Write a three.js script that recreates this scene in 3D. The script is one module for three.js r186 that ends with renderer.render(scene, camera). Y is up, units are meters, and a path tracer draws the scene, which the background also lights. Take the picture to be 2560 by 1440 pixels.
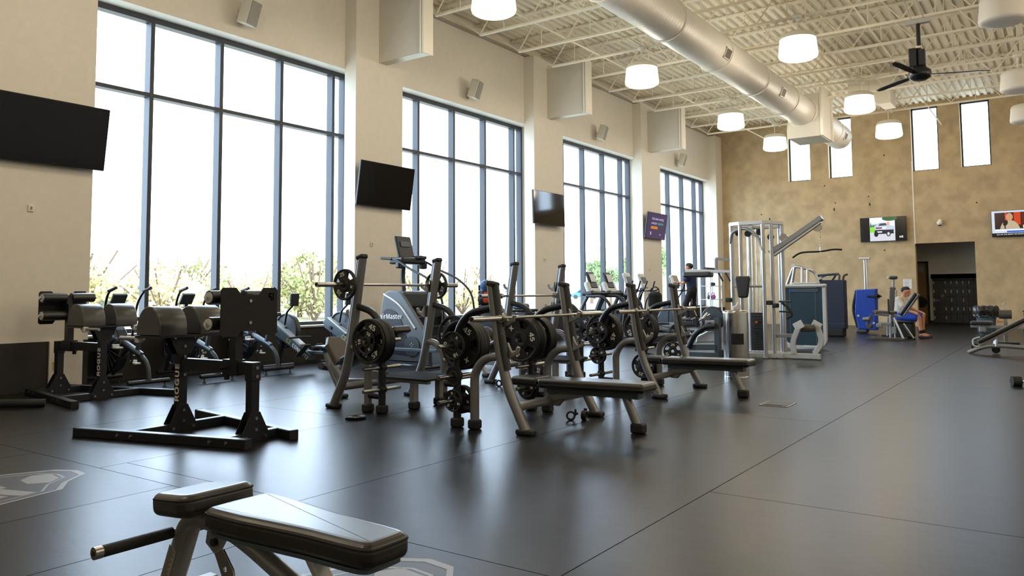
import * as THREE from 'three';
import { mergeGeometries, mergeVertices, toCreasedNormals } from 'three/addons/utils/BufferGeometryUtils.js';
import { RoundedBoxGeometry } from 'three/addons/geometries/RoundedBoxGeometry.js';
import { TextGeometry } from 'three/addons/geometries/TextGeometry.js';
import { FontLoader } from 'three/addons/loaders/FontLoader.js';
import { MarchingCubes } from 'three/addons/objects/MarchingCubes.js';
import { RectAreaLightUniformsLib } from 'three/addons/lights/RectAreaLightUniformsLib.js';

// ---------------------------------------------------------------- camera, sky, sun, exposure
const scene = new THREE.Scene();
const camera = new THREE.PerspectiveCamera(40.49, 2560 / 1440, 0.05, 400);
camera.position.set(0, 1.2, 0);
const rad = (d) => d * Math.PI / 180;
camera.rotation.set(rad(3.9032), rad(35.1829), rad(-0.3649), 'YXZ');
camera.setViewOffset(2560, 1440, 0, 120, 2560, 1440);
const renderer = new THREE.WebGLRenderer({ antialias: true });
renderer.toneMapping = THREE.LinearToneMapping;
renderer.toneMappingExposure = 1.12;
renderer.shadowMap.enabled = true;
scene.background = new THREE.Color().setRGB(0.71, 0.90, 1.12);
scene.backgroundIntensity = 8;
const sun = new THREE.DirectionalLight(new THREE.Color().setRGB(1, 0.93, 0.8), 5);
sun.position.set(26, 44, 22); sun.target.position.set(-12, 0, -12);
sun.castShadow = true; sun.shadow.mapSize.set(2048, 2048);
Object.assign(sun.shadow.camera, { left: -70, right: 70, top: 70, bottom: -70, near: 1, far: 160 });
scene.add(sun, sun.target);
RectAreaLightUniformsLib.init();
const LAMP_GLOW = 2.4, LAMP_POWER = 5.5;

// ---------------------------------------------------------------- helpers
let seed = 7;
const rnd = () => { seed = (seed * 1664525 + 1013904223) >>> 0; return seed / 4294967296; };
const rr = (a, b) => a + (b - a) * rnd();
const V = (x, y, z) => new THREE.Vector3(x, y, z);
const taken = {};
function numbered(n) { const k = taken[n] = (taken[n] ?? -1) + 1; return k ? `${n}_${String(k).padStart(3, '0')}` : n; }
function clean(g) { let h = g.index ? g.toNonIndexed() : g; for (const k of Object.keys(h.attributes)) if (!['position', 'normal', 'uv'].includes(k)) h.deleteAttribute(k); if (!h.attributes.uv) h.setAttribute('uv', new THREE.BufferAttribute(new Float32Array(h.attributes.position.count * 2), 2)); h.clearGroups(); return h; }
function G(...gs) { gs = gs.flat(); return gs.length === 1 ? gs[0] : mergeGeometries(gs.map(clean)); }
function mk(name, gs, m, parent) {
  const o = new THREE.Mesh(Array.isArray(gs) ? G(gs) : gs, m); o.name = name; o.castShadow = o.receiveShadow = true;
  if (parent) parent.add(o); return o;
}
function tag(o, label, category, group) { o.userData.label = label; o.userData.category = category; if (group) o.userData.group = group; return o; }
function thing(name, label, category, p = [0, 0, 0], turn = 0, group) {
  const o = new THREE.Group(); o.name = numbered(name); o.position.set(...p); o.rotation.y = turn; scene.add(o); return tag(o, label, category, group);
}
function one(name, label, category, gs, m, p, turn = 0, group) {
  const o = mk(numbered(name), gs, m, scene); if (p) o.position.set(...p); o.rotation.y = turn; return tag(o, label, category, group);
}
function struct(name, gs, m, label, parent = scene) { const o = mk(parent === scene ? numbered(name) : name, gs, m, parent); if (parent === scene) { o.userData.kind = 'structure'; if (label) o.userData.label = label; } return o; }
function structGroup(name, label) { const o = new THREE.Group(); o.name = numbered(name); o.userData.kind = 'structure'; o.userData.label = label; scene.add(o); return o; }
function dup(o, p, turn, label, group) {
  const r = o.clone(); r.name = numbered(o.name.replace(/_\d{3}$/, '')); r.userData = { ...o.userData }; if (p) r.position.set(...p); if (turn !== undefined) r.rotation.y = turn; if (label) r.userData.label = label; if (group) r.userData.group = group; scene.add(r); return r;
}
// geometry: box by centre and size; rounded box; box by corners; turned and moved copies
const mv = (g, x = 0, y = 0, z = 0, rx = 0, ry = 0, rz = 0) => { if (rx) g.rotateX(rx); if (rz) g.rotateZ(rz); if (ry) g.rotateY(ry); return g.translate(x, y, z); };
const bx = (w, h, d, x = 0, y = 0, z = 0, rx = 0, ry = 0, rz = 0) => mv(new THREE.BoxGeometry(w, h, d), x, y, z, rx, ry, rz);
const rb = (w, h, d, r, x = 0, y = 0, z = 0, rx = 0, ry = 0, rz = 0, s = 2) => mv(new RoundedBoxGeometry(w, h, d, s, Math.min(r, w / 2.01, h / 2.01, d / 2.01)), x, y, z, rx, ry, rz);
const cb = (x0, x1, y0, y1, z0, z1) => bx(Math.abs(x1 - x0), Math.abs(y1 - y0), Math.abs(z1 - z0), (x0 + x1) / 2, (y0 + y1) / 2, (z0 + z1) / 2);
// box whose uv run in metres
function mbx(x0, x1, y0, y1, z0, z1) {
  const g = cb(x0, x1, y0, y1, z0, z1), p = g.attributes.position, n = g.attributes.normal, u = g.attributes.uv;
  for (let i = 0; i < p.count; i++) { const ax = Math.abs(n.getX(i)), ay = Math.abs(n.getY(i)); if (ax > .5) u.setXY(i, p.getZ(i), p.getY(i)); else if (ay > .5) u.setXY(i, p.getX(i), p.getZ(i)); else u.setXY(i, p.getX(i), p.getY(i)); }
  return g;
}
const cyl = (r0, r1, h, x = 0, y = 0, z = 0, n = 20, rx = 0, ry = 0, rz = 0) => mv(new THREE.CylinderGeometry(r1, r0, h, n), x, y, z, rx, ry, rz);
function rod(a, b, r, n = 12, r2 = r) {
  const A = V(...a), B = V(...b), d = B.clone().sub(A), L = d.length(); const g = new THREE.CylinderGeometry(r2, r, L, n);
  g.applyQuaternion(new THREE.Quaternion().setFromUnitVectors(V(0, 1, 0), d.normalize())); const m = A.add(B).multiplyScalar(.5); return g.translate(m.x, m.y, m.z);
}
const lathe = (pts, n = 28) => new THREE.LatheGeometry(pts.map((p) => new THREE.Vector2(p[0], p[1])), n);
function shapeOf(pts, holes = []) { const s = new THREE.Shape(pts.map((p) => new THREE.Vector2(p[0], p[1]))); for (const h of holes) s.holes.push(new THREE.Path(h.map((p) => new THREE.Vector2(p[0], p[1])))); return s; }
function ext(s, depth, bevel = 0, seg = 1, curve = 12) { if (Array.isArray(s)) s = shapeOf(s); const g = new THREE.ExtrudeGeometry(s, { depth: depth - 2 * bevel, bevelEnabled: bevel > 0, bevelSize: bevel, bevelOffset: -bevel, bevelThickness: bevel, bevelSegments: seg, curveSegments: curve }); return g.translate(0, 0, bevel - depth / 2); }
const circ = (r, n, x = 0, y = 0, a0 = 0) => Array.from({ length: n }, (_, i) => [x + r * Math.cos(a0 + i / n * 2 * Math.PI), y + r * Math.sin(a0 + i / n * 2 * Math.PI)]);
// polyline with rounded corners
function bend(pts, r = .08, n = 6) {
  const P = pts.map((p) => V(...p)), out = [P[0]];
  for (let i = 1; i < P.length - 1; i++) {
    const a = P[i - 1].clone().sub(P[i]), b = P[i + 1].clone().sub(P[i]), k = Math.min(r, a.length() * .49, b.length() * .49);
    const s = P[i].clone().add(a.normalize().multiplyScalar(k)), e = P[i].clone().add(b.normalize().multiplyScalar(k));
    for (let j = 0; j <= n; j++) { const t = j / n; out.push(s.clone().multiplyScalar((1 - t) ** 2).addScaledVector(P[i], 2 * t * (1 - t)).addScaledVector(e, t * t)); }
  }
  out.push(P[P.length - 1]); return out;
}
function spline(pts, n = 24) { return new THREE.CatmullRomCurve3(pts.map((p) => V(...p))).getPoints(n); }
// sweep a section (list of [side, up]) along points; smooth for round sections
function sweep(P, sec, { ref = [0, 1, 0], smooth = false, cap = true, taper } = {}) {
  P = P.filter((p, i) => !i || p.distanceTo(P[i - 1]) > 1e-5);
  const N = P.length, m = sec.length, T = P.map((p, i) => P[Math.min(i + 1, N - 1)].clone().sub(P[Math.max(i - 1, 0)]).normalize());
  let up = V(...ref); up.addScaledVector(T[0], -up.dot(T[0])); if (up.length() < .05) { up = V(1, 0, 0); up.addScaledVector(T[0], -up.dot(T[0])); } up.normalize();
  const rings = [], nor = [], pos = [], nrm = [], uv = []; let L = 0; const Ls = [];
  for (let i = 0; i < N; i++) {
    if (i) { up.applyQuaternion(new THREE.Quaternion().setFromUnitVectors(T[i - 1], T[i])); up.addScaledVector(T[i], -up.dot(T[i])).normalize(); L += P[i].distanceTo(P[i - 1]); }
    Ls.push(L); const side = T[i].clone().cross(up), k = taper ? taper(i / (N - 1)) : 1;
    rings.push(sec.map(([a, b]) => P[i].clone().addScaledVector(side, a * k).addScaledVector(up, b * k)));
    nor.push(sec.map(([a, b]) => side.clone().multiplyScalar(a).addScaledVector(up, b).normalize()));
  }
  let per = [0]; for (let j = 0; j < m; j++) { const a = sec[j], b = sec[(j + 1) % m]; per.push(per[j] + Math.hypot(a[0] - b[0], a[1] - b[1])); }
  const put = (v, n, s, t) => { pos.push(v.x, v.y, v.z); nrm.push(n.x, n.y, n.z); uv.push(s, t); };
  for (let i = 0; i < N - 1; i++) for (let j = 0; j < m; j++) {
    const k = (j + 1) % m, a = rings[i][j], b = rings[i][k], c = rings[i + 1][k], d = rings[i + 1][j];
    let fn = b.clone().sub(a).cross(d.clone().sub(a)).normalize(); const flip = fn.dot(nor[i][j].clone().add(nor[i][k])) < 0; if (flip) fn.negate();
    const n4 = smooth ? [nor[i][j], nor[i][k], nor[i + 1][k], nor[i + 1][j]] : [fn, fn, fn, fn];
    const q = [[a, n4[0], Ls[i], per[j]], [b, n4[1], Ls[i], per[j + 1]], [c, n4[2], Ls[i + 1], per[j + 1]], [d, n4[3], Ls[i + 1], per[j]]];
    for (const x of flip ? [0, 2, 1, 0, 3, 2] : [0, 1, 2, 0, 2, 3]) put(...q[x]);
  }
  if (cap) for (const [i, sg] of [[0, -1], [N - 1, 1]]) {
    const n = T[i].clone().multiplyScalar(sg), c = P[i];
    for (let j = 0; j < m; j++) { const a = rings[i][j], b = rings[i][(j + 1) % m]; const f = a.clone().sub(c).cross(b.clone().sub(c)).dot(n) > 0; put(c, n, 0, 0); put(f ? a : b, n, 0, 0); put(f ? b : a, n, 0, 0); }
  }
  const g = new THREE.BufferGeometry(); g.setAttribute('position', new THREE.Float32BufferAttribute(pos, 3)); g.setAttribute('normal', new THREE.Float32BufferAttribute(nrm, 3)); g.setAttribute('uv', new THREE.Float32BufferAttribute(uv, 2)); return g;
}
const tube = (P, r, n = 10, o = {}) => sweep(P[0].isVector3 ? P : P.map((p) => V(...p)), circ(r, n), { smooth: true, ...o });
const rsec = (w, h, c = .006) => [[-w / 2 + c, -h / 2], [w / 2 - c, -h / 2], [w / 2, -h / 2 + c], [w / 2, h / 2 - c], [w / 2 - c, h / 2], [-w / 2 + c, h / 2], [-w / 2, h / 2 - c], [-w / 2, -h / 2 + c]];
const osec = (w, h, n = 14) => Array.from({ length: n }, (_, i) => { const a = i / n * 2 * Math.PI, c = Math.cos(a), s = Math.sin(a), e = .62; return [w / 2 * Math.sign(c) * Math.abs(c) ** e, h / 2 * Math.sign(s) * Math.abs(s) ** e]; });
const beam = (P, w, h, o = {}) => sweep(P[0].isVector3 ? P : P.map((p) => V(...p)), rsec(w, h, o.c ?? .006), o);
const oval = (P, w, h, o = {}) => sweep(P[0].isVector3 ? P : P.map((p) => V(...p)), osec(w, h), { smooth: true, ...o });
// upholstered pad from an outline: rounded edges, seam ridge
function padGeo(outline, th, r = .02) { return toCreasedNormals(mergeVertices(clean(ext(shapeOf(outline), th, r, 4)), 1e-4), .9); }

// ---------------------------------------------------------------- textures and materials
function noiseTex(w, f, seed0, { lo = .8, hi = 1, stretch = 1, fine = .3, tint } = {}) {
  let s = seed0; const R = () => { s = (s * 1664525 + 1013904223) >>> 0; return s / 4294967296; };
  const lat = (n, m) => { const a = new Float32Array(n * m).map(R); return (x, y) => { const X = x * n, Y = y * m, i = Math.floor(X), j = Math.floor(Y); let u = X - i, v = Y - j; u = u * u * (3 - 2 * u); v = v * v * (3 - 2 * v); const g = (p, q) => a[((p % n) + n) % n + (((q % m) + m) % m) * n]; return (g(i, j) * (1 - u) + g(i + 1, j) * u) * (1 - v) + (g(i, j + 1) * (1 - u) + g(i + 1, j + 1) * u) * v; }; };
  const oct = [1, 2, 4, 8].map((k) => [lat(Math.max(2, Math.round(f * k)), Math.max(2, Math.round(f * k * stretch))), 1 / k]);
  const d = new Uint8Array(w * w * 4);
  for (let y = 0; y < w; y++) for (let x = 0; x < w; x++) {
    let v = 0, t = 0; for (const [l, k] of oct) { v += l(x / w, y / w) * k; t += k; } v = v / t; v = Math.min(1, Math.max(0, (v - .5) * 1.9 + .5)); v = v * (1 - fine) + R() * fine;
    const q = lo + (hi - lo) * v, i = (y * w + x) * 4; for (let c = 0; c < 3; c++) d[i + c] = 255 * Math.min(1, q * (tint ? tint[c] : 1)); d[i + 3] = 255;
  }
  const t = new THREE.DataTexture(d, w, w); t.wrapS = t.wrapT = THREE.RepeatWrapping; t.magFilter = THREE.LinearFilter; t.minFilter = THREE.LinearMipmapLinearFilter; t.generateMipmaps = true; t.needsUpdate = true; return t;
}
const rep = (t, x, y = x, srgb) => { const c = t.clone(); c.repeat.set(x, y); if (srgb) c.colorSpace = THREE.SRGBColorSpace; c.needsUpdate = true; return c; };
const tFine = noiseTex(256, 24, 11, { lo: .35, hi: 1, fine: .55 });
const tCoarse = noiseTex(512, 6, 23, { lo: .86, hi: 1, fine: .12 });
const tWall = noiseTex(512, 14, 31, { lo: .965, hi: 1, fine: .5 });
const tTan = noiseTex(512, 16, 47, { lo: .82, hi: 1.0, fine: .4 });
const tBrush = noiseTex(256, 3, 59, { lo: .55, hi: 1, stretch: 30, fine: .25 });
const tFloor = noiseTex(1024, 9, 71, { lo: .72, hi: 1, stretch: 2.4, fine: .3 });
const M = {};
const mat = (n, c, rough, metal = 0, o = {}) => { const m = new THREE.MeshPhysicalMaterial({ roughness: rough, metalness: metal, ...o }); if (Array.isArray(c)) m.color.setRGB(...c); else m.color.set(c); m.name = n; return M[n] = m; };
mat('wallPaint', '#e3ddd0', .75, 0, { map: rep(tWall, .9, .9, true), bumpMap: rep(tFine, 3), bumpScale: .0012 });
mat('wallTan', '#c8b089', .85, 0, { map: rep(tTan, .22, .22, true), bumpMap: rep(tFine, 2.2), bumpScale: .002 });
mat('baseDark', '#2b2622', .62, 0, { map: rep(tCoarse, .8, .8, true) });
mat('white', '#e6e1d3', .6); mat('ceilPaint', '#e9e1cc', .62);
mat('ledge', '#a9a395', .5, .2);
mat('frameMetal', '#343940', .48, .2);
mat('glass', '#ffffff', 0, 0, { transmission: 1, thickness: 0, ior: 1.45, specularIntensity: .5 });
mat('floorRubber', [.016, .016, .0168], .32, 0, { map: rep(tFloor, .8, .8, true), bumpMap: rep(tFloor, 2.1, 2.1), bumpScale: .0007, specularIntensity: .45 });
mat('floorMat', [.022, .022, .0226], .33, 0, { map: rep(tFloor, .8, .8, true), bumpMap: rep(tFloor, 2.1, 2.1), bumpScale: .0007, specularIntensity: .45 });
mat('blackCoat', '#1b1f25', .36, .1); mat('blackMatte', '#121315', .7); mat('blackRubber', '#191b1c', .62, 0, { bumpMap: rep(tFine, 4), bumpScale: .0006 });
mat('vinyl', '#161513', .4, 0, { bumpMap: rep(tFine, 6), bumpScale: .0005, clearcoat: .7, clearcoatRoughness: .28 });
mat('vinylGrey', '#4a4b4c', .42, 0, { bumpMap: rep(tFine, 6), bumpScale: .0012 });
mat('vinylTaupe', '#4d473f', .5); mat('gunmetal', '#7d7e80', .32, .35); mat('pewter', '#929394', .34, .4); mat('silver', '#b9bbbd', .3, .85); mat('paleSilver', '#c9cac8', .42, .5);
mat('chrome', '#dfe0e0', .12, 1); mat('steel', '#b0afaa', .24, .95); mat('brushed', '#c2c1be', .22, 1, { roughnessMap: rep(tBrush, 1, 1) });
mat('plateRubber', '#1a1c1e', .52, 0); mat('letter', '#e4e4e0', .5); mat('gold', '#b4a544', .5); mat('orange', '#e07818', .45); mat('red', '#a8261c', .5); mat('blueMat', '#1742a8', .55); mat('navy', '#0f1b33', .5); mat('lime', '#7fd22a', .5);
mat('duct', '#d8d4ca', .5, .1); mat('sheet', '#cfccc0', .45, .25); mat('speaker', '#c9c4b4', .6); mat('speakerGrille', '#96948c', .7);
mat('screenOff', '#06090f', .1, 0, { specularIntensity: .6 }); mat('screenGlossy', '#0a0a0a', .06); mat('tvCase', '#0c0d10', .35);
mat('grayPlastic', '#3c4248', .42, .1); mat('slate', '#47535b', .42, .15); mat('lightPlastic', '#c9cbca', .4); mat('darkPlastic', '#202327', .45);
mat('skin', '#a8714f', .6); mat('skinFair', '#c0866a', .6); mat('hair', '#17110d', .7); mat('navyShirt', '#1d2a4a', .85); mat('whiteShirt', '#c9c2b4', .9); mat('blackCloth', '#0f1014', .85); mat('blueShorts', '#143c9c', .8); mat('sock', '#0d0d0e', .9); mat('shoe', '#3c201a', .6); mat('shoeGrey', '#5a5d62', .6);
mat('locker', '#1d1b1a', .45, .2); mat('plateTag', '#8d8a82', .5); mat('doorTan', '#8f6f43', .55); mat('paper', '#d9d9d6', .7);
const font = await new FontLoader().loadAsync('fonts/droid/droid_sans_bold.typeface.json');
function text(s, size, depth = .002, { sx = 1, center = true } = {}) { const g = new TextGeometry(s, { font, size, depth, curveSegments: 3, bevelEnabled: false }); if (center) g.center(); g.scale(sx, 1, 1); return clean(g); }
// ---------------------------------------------------------------- the room shell
const XC = -10.7, XW = -11.0, XF = -11.28, ZE = -29.4, YC = 7.55, XR = 9, ZB = 7;
const HEAD = 5.48, SILL = 0.65, TRANS = 4.26;
{ // floor: rubber sheets laid side by side, two inlaid logo mats
  const f = structGroup('floor', 'dark rubber gym floor laid in wide sheets with fine seams');
  struct('floor_slab', mbx(XF - .15, XR + .2, -.3, -.03, -33, ZB + .2), M.blackMatte, null, f);
  const xs = [-11.3, -9.33, -7.45, -5.57, -3.70, -1.80, .08, 1.95, 3.83, 5.7, 7.58, 9.2];
  const cut = { 3: [-3.07, -11.4, -19.6], 4: [-7.6, -15.1, -22.4], 5: [-4.6, -12.3, -20.1], 2: [-5.4, -13, -21], 1: [-9, -17], 0: [-7, -15, -23], 6: [-6, -14, -22] };
  const mats = [[-6.52, -4.66], [-3.30, -1.44]], g = .003;
  const tile = (x0, x1, z0, z1, m = M.floorRubber, nm = 'floor_sheet') => { if (x1 - x0 < .02 || z1 - z0 < .02) return; const q = mbx(x0 + g, x1 - g, -.03, 0, z0 + g, z1 - g); struct(nm, q, m, null, f); };
  for (let i = 0; i < xs.length - 1; i++) {
    const zs = [ZB, ...(cut[i] ?? [-2 - i, -11 - i, -20]), -33];
    for (let k = 0; k < zs.length - 1; k++) {
      let [a, b, z1, z0] = [xs[i], xs[i + 1], zs[k], zs[k + 1]];
      // leave room for the inlaid mats (z -2.87 .. -0.4)
      const hit = mats.filter(([m0, m1]) => m0 < b && m1 > a && z0 < -.4 && z1 > -2.87);
      if (!hit.length) { tile(a, b, z0, z1); continue; }
      tile(a, b, Math.max(z0, -.4), z1); if (z0 < -2.87) tile(a, b, z0, -2.87);
      const za = Math.max(z0, -2.87), zb = Math.min(z1, -.4); let x = a; for (const [m0, m1] of hit) { if (m0 > x) tile(x, m0, za, zb); x = Math.min(b, m1); } if (x < b) tile(x, b, za, zb);
    }
  }
  for (const [m0, m1] of mats) {
    tile(m0, m1, -2.87, -.4, M.floorMat, 'logo_mat');
    const cx = (m0 + m1) / 2 + .06, cz = -1.75;   // badge inlay: outline band and wing shapes in pale rubber
    const L = mat('inlay', [.30, .31, .32], .4), D = mat('inlayDark', [.045, .047, .05], .4);
    const out = [[-.09, 1.0], [.06, .98], [.2, .8], [.38, .68], [.46, .3], [.42, -.4], [.2, -.85], [-.06, -1], [-.3, -.85], [-.5, -.4], [-.52, .3], [-.36, .68], [-.24, .92]];
    const sc = (k) => out.map(([a, b]) => [a * k, b * k]);
    const lay = (s, h, m, nm) => { const q = ext(s, .001).rotateX(-Math.PI / 2); struct(nm, mv(q, cx, h, cz), m, null, f); };
    lay(shapeOf(sc(1), [sc(.955).reverse()]), .0006, L, 'badge_outline'); lay(shapeOf(sc(.95)), .0004, D, 'badge_field');
    lay(shapeOf(sc(.87), [sc(.85).reverse()]), .0009, L, 'badge_outline');
    lay([[-.12, .84], [.04, .82], [.13, .72], [.05, .62], [-.1, .64], [-.18, .74]], .0009, L, 'badge_crest');
    for (const s of [-1, 1]) for (let k = 0; k < 4; k++) { const y = .46 - k * .15, w = .34 - k * .05; lay([[s * .04, y], [s * w, y + .1], [s * (w + .02), y + .02], [s * w * .8, y - .03], [s * .06, y - .1]], .0009, L, 'badge_feather'); }
    lay([[-.05, .5], [.05, .5], [.08, -.1], [0, -.45], [-.08, -.1]], .0009, L, 'badge_feather');
  }
}
{ // left wall: low dark wall, spandrel, columns, near pier
  const w = structGroup('wall_left', 'beige window wall with tall columns and a dark base band');
  struct('low_wall', mbx(XW - .42, XW, 0, SILL - .03, -29.6, ZB), M.baseDark, null, w);
  struct('window_sill', mbx(XF - .16, XW + .03, SILL - .03, SILL, -29.6, -5), M.ledge, null, w);
  struct('spandrel_wall', mbx(XW - .45, XW, HEAD, 7.24, -29.6, ZB), M.wallPaint, null, w);
  struct('upper_wall', mbx(XW - .45, XW - .12, 7.24, 8.1, -29.6, ZB), M.wallPaint, null, w);
  struct('wall_ledge', mbx(XW - .12, XW + .06, 7.22, 7.28, -29.6, ZB), M.ledge, null, w);
  const cols = [[-5.315, ZB], [-11.39, -10.12], [-17.55, -16.17], [-23.68, -22.3], [-29.6, -28.75]];
  cols.forEach(([z0, z1], i) => {
    struct('column', mbx(XW - .002, XC, .62, i ? 7.2 : 8, z0, z1), M.wallPaint, null, w);
    struct('column_base', mbx(XW - .002, XC + .006, 0, .62, z0 - .006, z1 + .006), M.baseDark, null, w);
    if (i < 4) struct('column_core', mbx(XF - .16, XW, SILL, HEAD, i ? z0 + .3 : z0 + .1, i ? z1 - .32 : ZB), M.wallPaint, null, w);
    else struct('column_core', mbx(XF - .16, XW, SILL, HEAD, z0, z1 - .1), M.wallPaint, null, w);
  });
}
const winZ = [[-10.42, -5.2, [-6.45, -7.66, -8.88, -10.09]], [-16.47, -11.08, [-11.3, -12.51, -13.72, -14.9, -16.11]], [-22.6, -17.24, [-17.32, -18.5, -19.66, -20.87, -22.05]], [-28.85, -23.37, [-24.46, -25.67, -26.91, -28.09]]];
winZ.forEach(([z0, z1, ms], i) => {
  const w = structGroup(`window_${i + 1}`, 'tall dark-framed window wall with upper transom lights');
  const x0 = XF - .15, x1 = XF, fw = .065;
  for (const [y, h] of [[SILL + .03, .06], [TRANS, .06], [HEAD - .045, .09]]) struct('frame_rail', mbx(x0, x1, y - h / 2, y + h / 2, z0, z1), M.frameMetal, null, w);
  for (const z of [...new Set([z1 - .03, ...ms, z0 + .03])]) struct('mullion', mbx(x0, x1 + .004, SILL, HEAD, z - fw / 2, z + fw / 2), M.frameMetal, null, w);
  const e = [z1, ...ms.filter((z) => z1 - z > .1), z0];
  for (let k = 0; k < e.length - 1; k++) for (const [a, b] of [[SILL + .06, TRANS - .03], [TRANS + .03, HEAD - .09]]) if (e[k] - e[k + 1] > .12) { const q = new THREE.PlaneGeometry(e[k] - e[k + 1] - .06, b - a).rotateY(Math.PI / 2); struct('pane', mv(q, XF - .1, (a + b) / 2, (e[k] + e[k + 1]) / 2), M.glass, null, w); }
});
{ // end wall with four high windows and a doorway to the locker hall
  const w = structGroup('wall_end', 'tan sand-finished end wall with slot windows and a wide opening');
  const y0 = 5.25, y1 = 7.43, wins = [[-8.17, -7.38], [-6.74, -5.94], [-4.04, -3.22], [-2.58, -1.73]], z0 = ZE - .3, z1 = ZE, op = [-4.05, -2.31, 2.79];
  const wall = (a, b, c, d) => struct('wall_panel', mbx(a, b, c, d, z0, z1), M.wallTan, null, w);
  wall(XW - .4, op[0], 0, y0); wall(op[0] + .006, op[1], op[2], y0); wall(op[1], XR + .3, 0, y0); wall(XW - .4, XR + .3, y1, 8.1);
  let x = XW - .4; for (const [a, b] of wins) { wall(x, a, y0, y1); x = b; } wall(x, XR + .3, y0, y1);
  struct('control_joint', mbx(op[0] - .012, op[0] + .022, op[2], 5.6, ZE, ZE + .012), M.white, null, w);
  wins.forEach(([a, b], i) => {
    const g = structGroup(`window_${i + 5}`, 'narrow slot window high in the tan end wall'); const zf = ZE - .2, t = .05;
    for (const q of [[a, a + t, y0, y1], [b - t, b, y0, y1], [a, b, y0, y0 + t], [a, b, y1 - t, y1]]) struct('frame_bar', mbx(...q, zf - .08, zf), M.frameMetal, null, g);
    struct('pane', mv(new THREE.PlaneGeometry(b - a - .1, y1 - y0 - .1), (a + b) / 2, (y0 + y1) / 2, zf - .04), M.glass, null, g);
  });
  // form tie holes
  for (const [u, v] of [[-9.2, 4.1], [-6.55, 4.35], [-5.45, 4.5], [-8.3, 3.3], [-2.2, 4.05], [-5.0, 2.6], [-8.6, 2.4], [-6.9, 5.0], [-4.9, 5.9]]) struct('tie_hole', cyl(.025, .025, .01, u, v, ZE + .003, 10, Math.PI / 2), M.baseDark, null, w);
  for (const [u, v] of [[-6.6, 4.12], [-5.42, 4.22], [-1.1, 3.1], [-8.9, 3.9]]) struct('tie_slot', rb(.045, .1, .012, .02, u, v, ZE + .003), M.baseDark, null, w);
  // hall behind the opening
  const h = structGroup('wall_hall', 'painted locker hall behind the opening');
  struct('hall_back', mbx(-6.2, -1, 0, 3.1, -32.2, -32.0), M.wallPaint, null, h);
  struct('hall_side', mbx(-6.3, -6.2, 0, 3.1, -32.2, ZE - .3), M.wallPaint, null, h); struct('hall_side', mbx(-1.1, -1, 0, 3.1, -32.2, ZE - .3), M.wallPaint, null, h);
  struct('hall_soffit', mbx(-6.3, -1, 2.95, 3.15, -32.2, ZE - .3), M.white, null, h); struct('baseboard', mbx(-4.05, -1, 0, .12, -32, -31.98), M.baseDark, null, h);
}
struct('wall_right', mbx(XR, XR + .3, 0, 8.1, ZE - .3, ZB + .3), M.wallPaint, 'plain painted side wall of the hall');
struct('wall_back', mbx(XW - .45, XR + .3, 0, 8.1, ZB, ZB + .3), M.wallPaint, 'plain painted back wall of the hall');
{ // ceiling: ribbed metal deck, joists
  const c = structGroup('ceiling', 'cream painted ribbed metal roof deck');
  const prof = [], p = .2, n = Math.ceil((XR + .3 - XW + .45) / p); let x = XW - .45;
  for (let i = 0; i < n; i++, x += p) prof.push([x, 0], [x + .085, 0], [x + .105, .055], [x + .18, .055], [x + p, 0]);
  const L = ZB + .3 - ZE + .3, pos = [], uv = [], z0 = ZE - .3, z1 = ZB + .3;
  for (let i = 0; i < prof.length - 1; i++) { const [a, b] = [prof[i], prof[i + 1]]; if (Math.abs(a[0] - b[0]) < 1e-6) continue; for (const [q, z] of [[a, z0], [b, z0], [b, z1], [a, z0], [b, z1], [a, z1]]) { pos.push(q[0], YC + q[1], z); uv.push(q[0], z); } }
  const g = new THREE.BufferGeometry(); g.setAttribute('position', new THREE.Float32BufferAttribute(pos, 3)); g.setAttribute('uv', new THREE.Float32BufferAttribute(uv, 2)); g.computeVertexNormals();
  struct('metal_deck', g, M.ceilPaint, null, c); struct('roof_slab', mbx(XW - .5, XR + .4, YC + .12, YC + .5, ZE - .4, ZB + .4), M.white, null, c);
}
const JOISTS = []; for (let z = 5.8; z > -26; z -= 1.44) JOISTS.push(z);
const YB = 6.66;
{
  const top = beam([[XW - .1, YC - .04, 0], [XR, YC - .04, 0]], .09, .05), bot = beam([[-9.9, YB + .02, 0], [XR - 1, YB + .02, 0]], .08, .045);
  const dl = rod([0, YB + .04, 0], [.62, YC - .06, 0], .014, 6), dr = rod([.62, YC - .06, 0], [1.24, YB + .04, 0], .014, 6), vt = rod([.62, YB + .04, 0], [.62, YC - .06, 0], .011, 6), endb = rod([XW, YC - .08, 0], [-9.9, YB + .04, 0], .018, 6);
  const dbl = beam([[-9.9, YB + .02, .05], [XR - 1, YB + .02, .05]], .05, .05);
  JOISTS.forEach((z, i) => {
    const j = structGroup('roof_joist', 'cream open-web steel roof joist spanning the hall'); j.position.z = z;
    struct('top_chord', top, M.ceilPaint, null, j); struct('bottom_chord', bot, M.ceilPaint, null, j); struct('end_web', endb, M.ceilPaint, null, j);
    for (let x = -9.9; x < (z < -1 ? 1.2 : 8); x += 1.24) for (const [q, n] of [[dl, 'web_bar'], [dr, 'web_bar'], [vt, 'web_bar']]) { const m = struct(n, q, M.ceilPaint, null, j); m.position.x = x; }
  });
  for (const [x, y] of [[-8.6, YB + .06], [-8.6, YC - .1], [-6.7, YB + .06], [-4.9, YC - .1], [-3.1, YB + .06], [-1.2, YC - .1], [1.2, YB + .06]]) struct('bridging_rod', beam([[x, y, ZE], [x, y, ZB]], .03, .03), M.ceilPaint, 'thin bridging angle tying the roof joists together');
}
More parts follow.
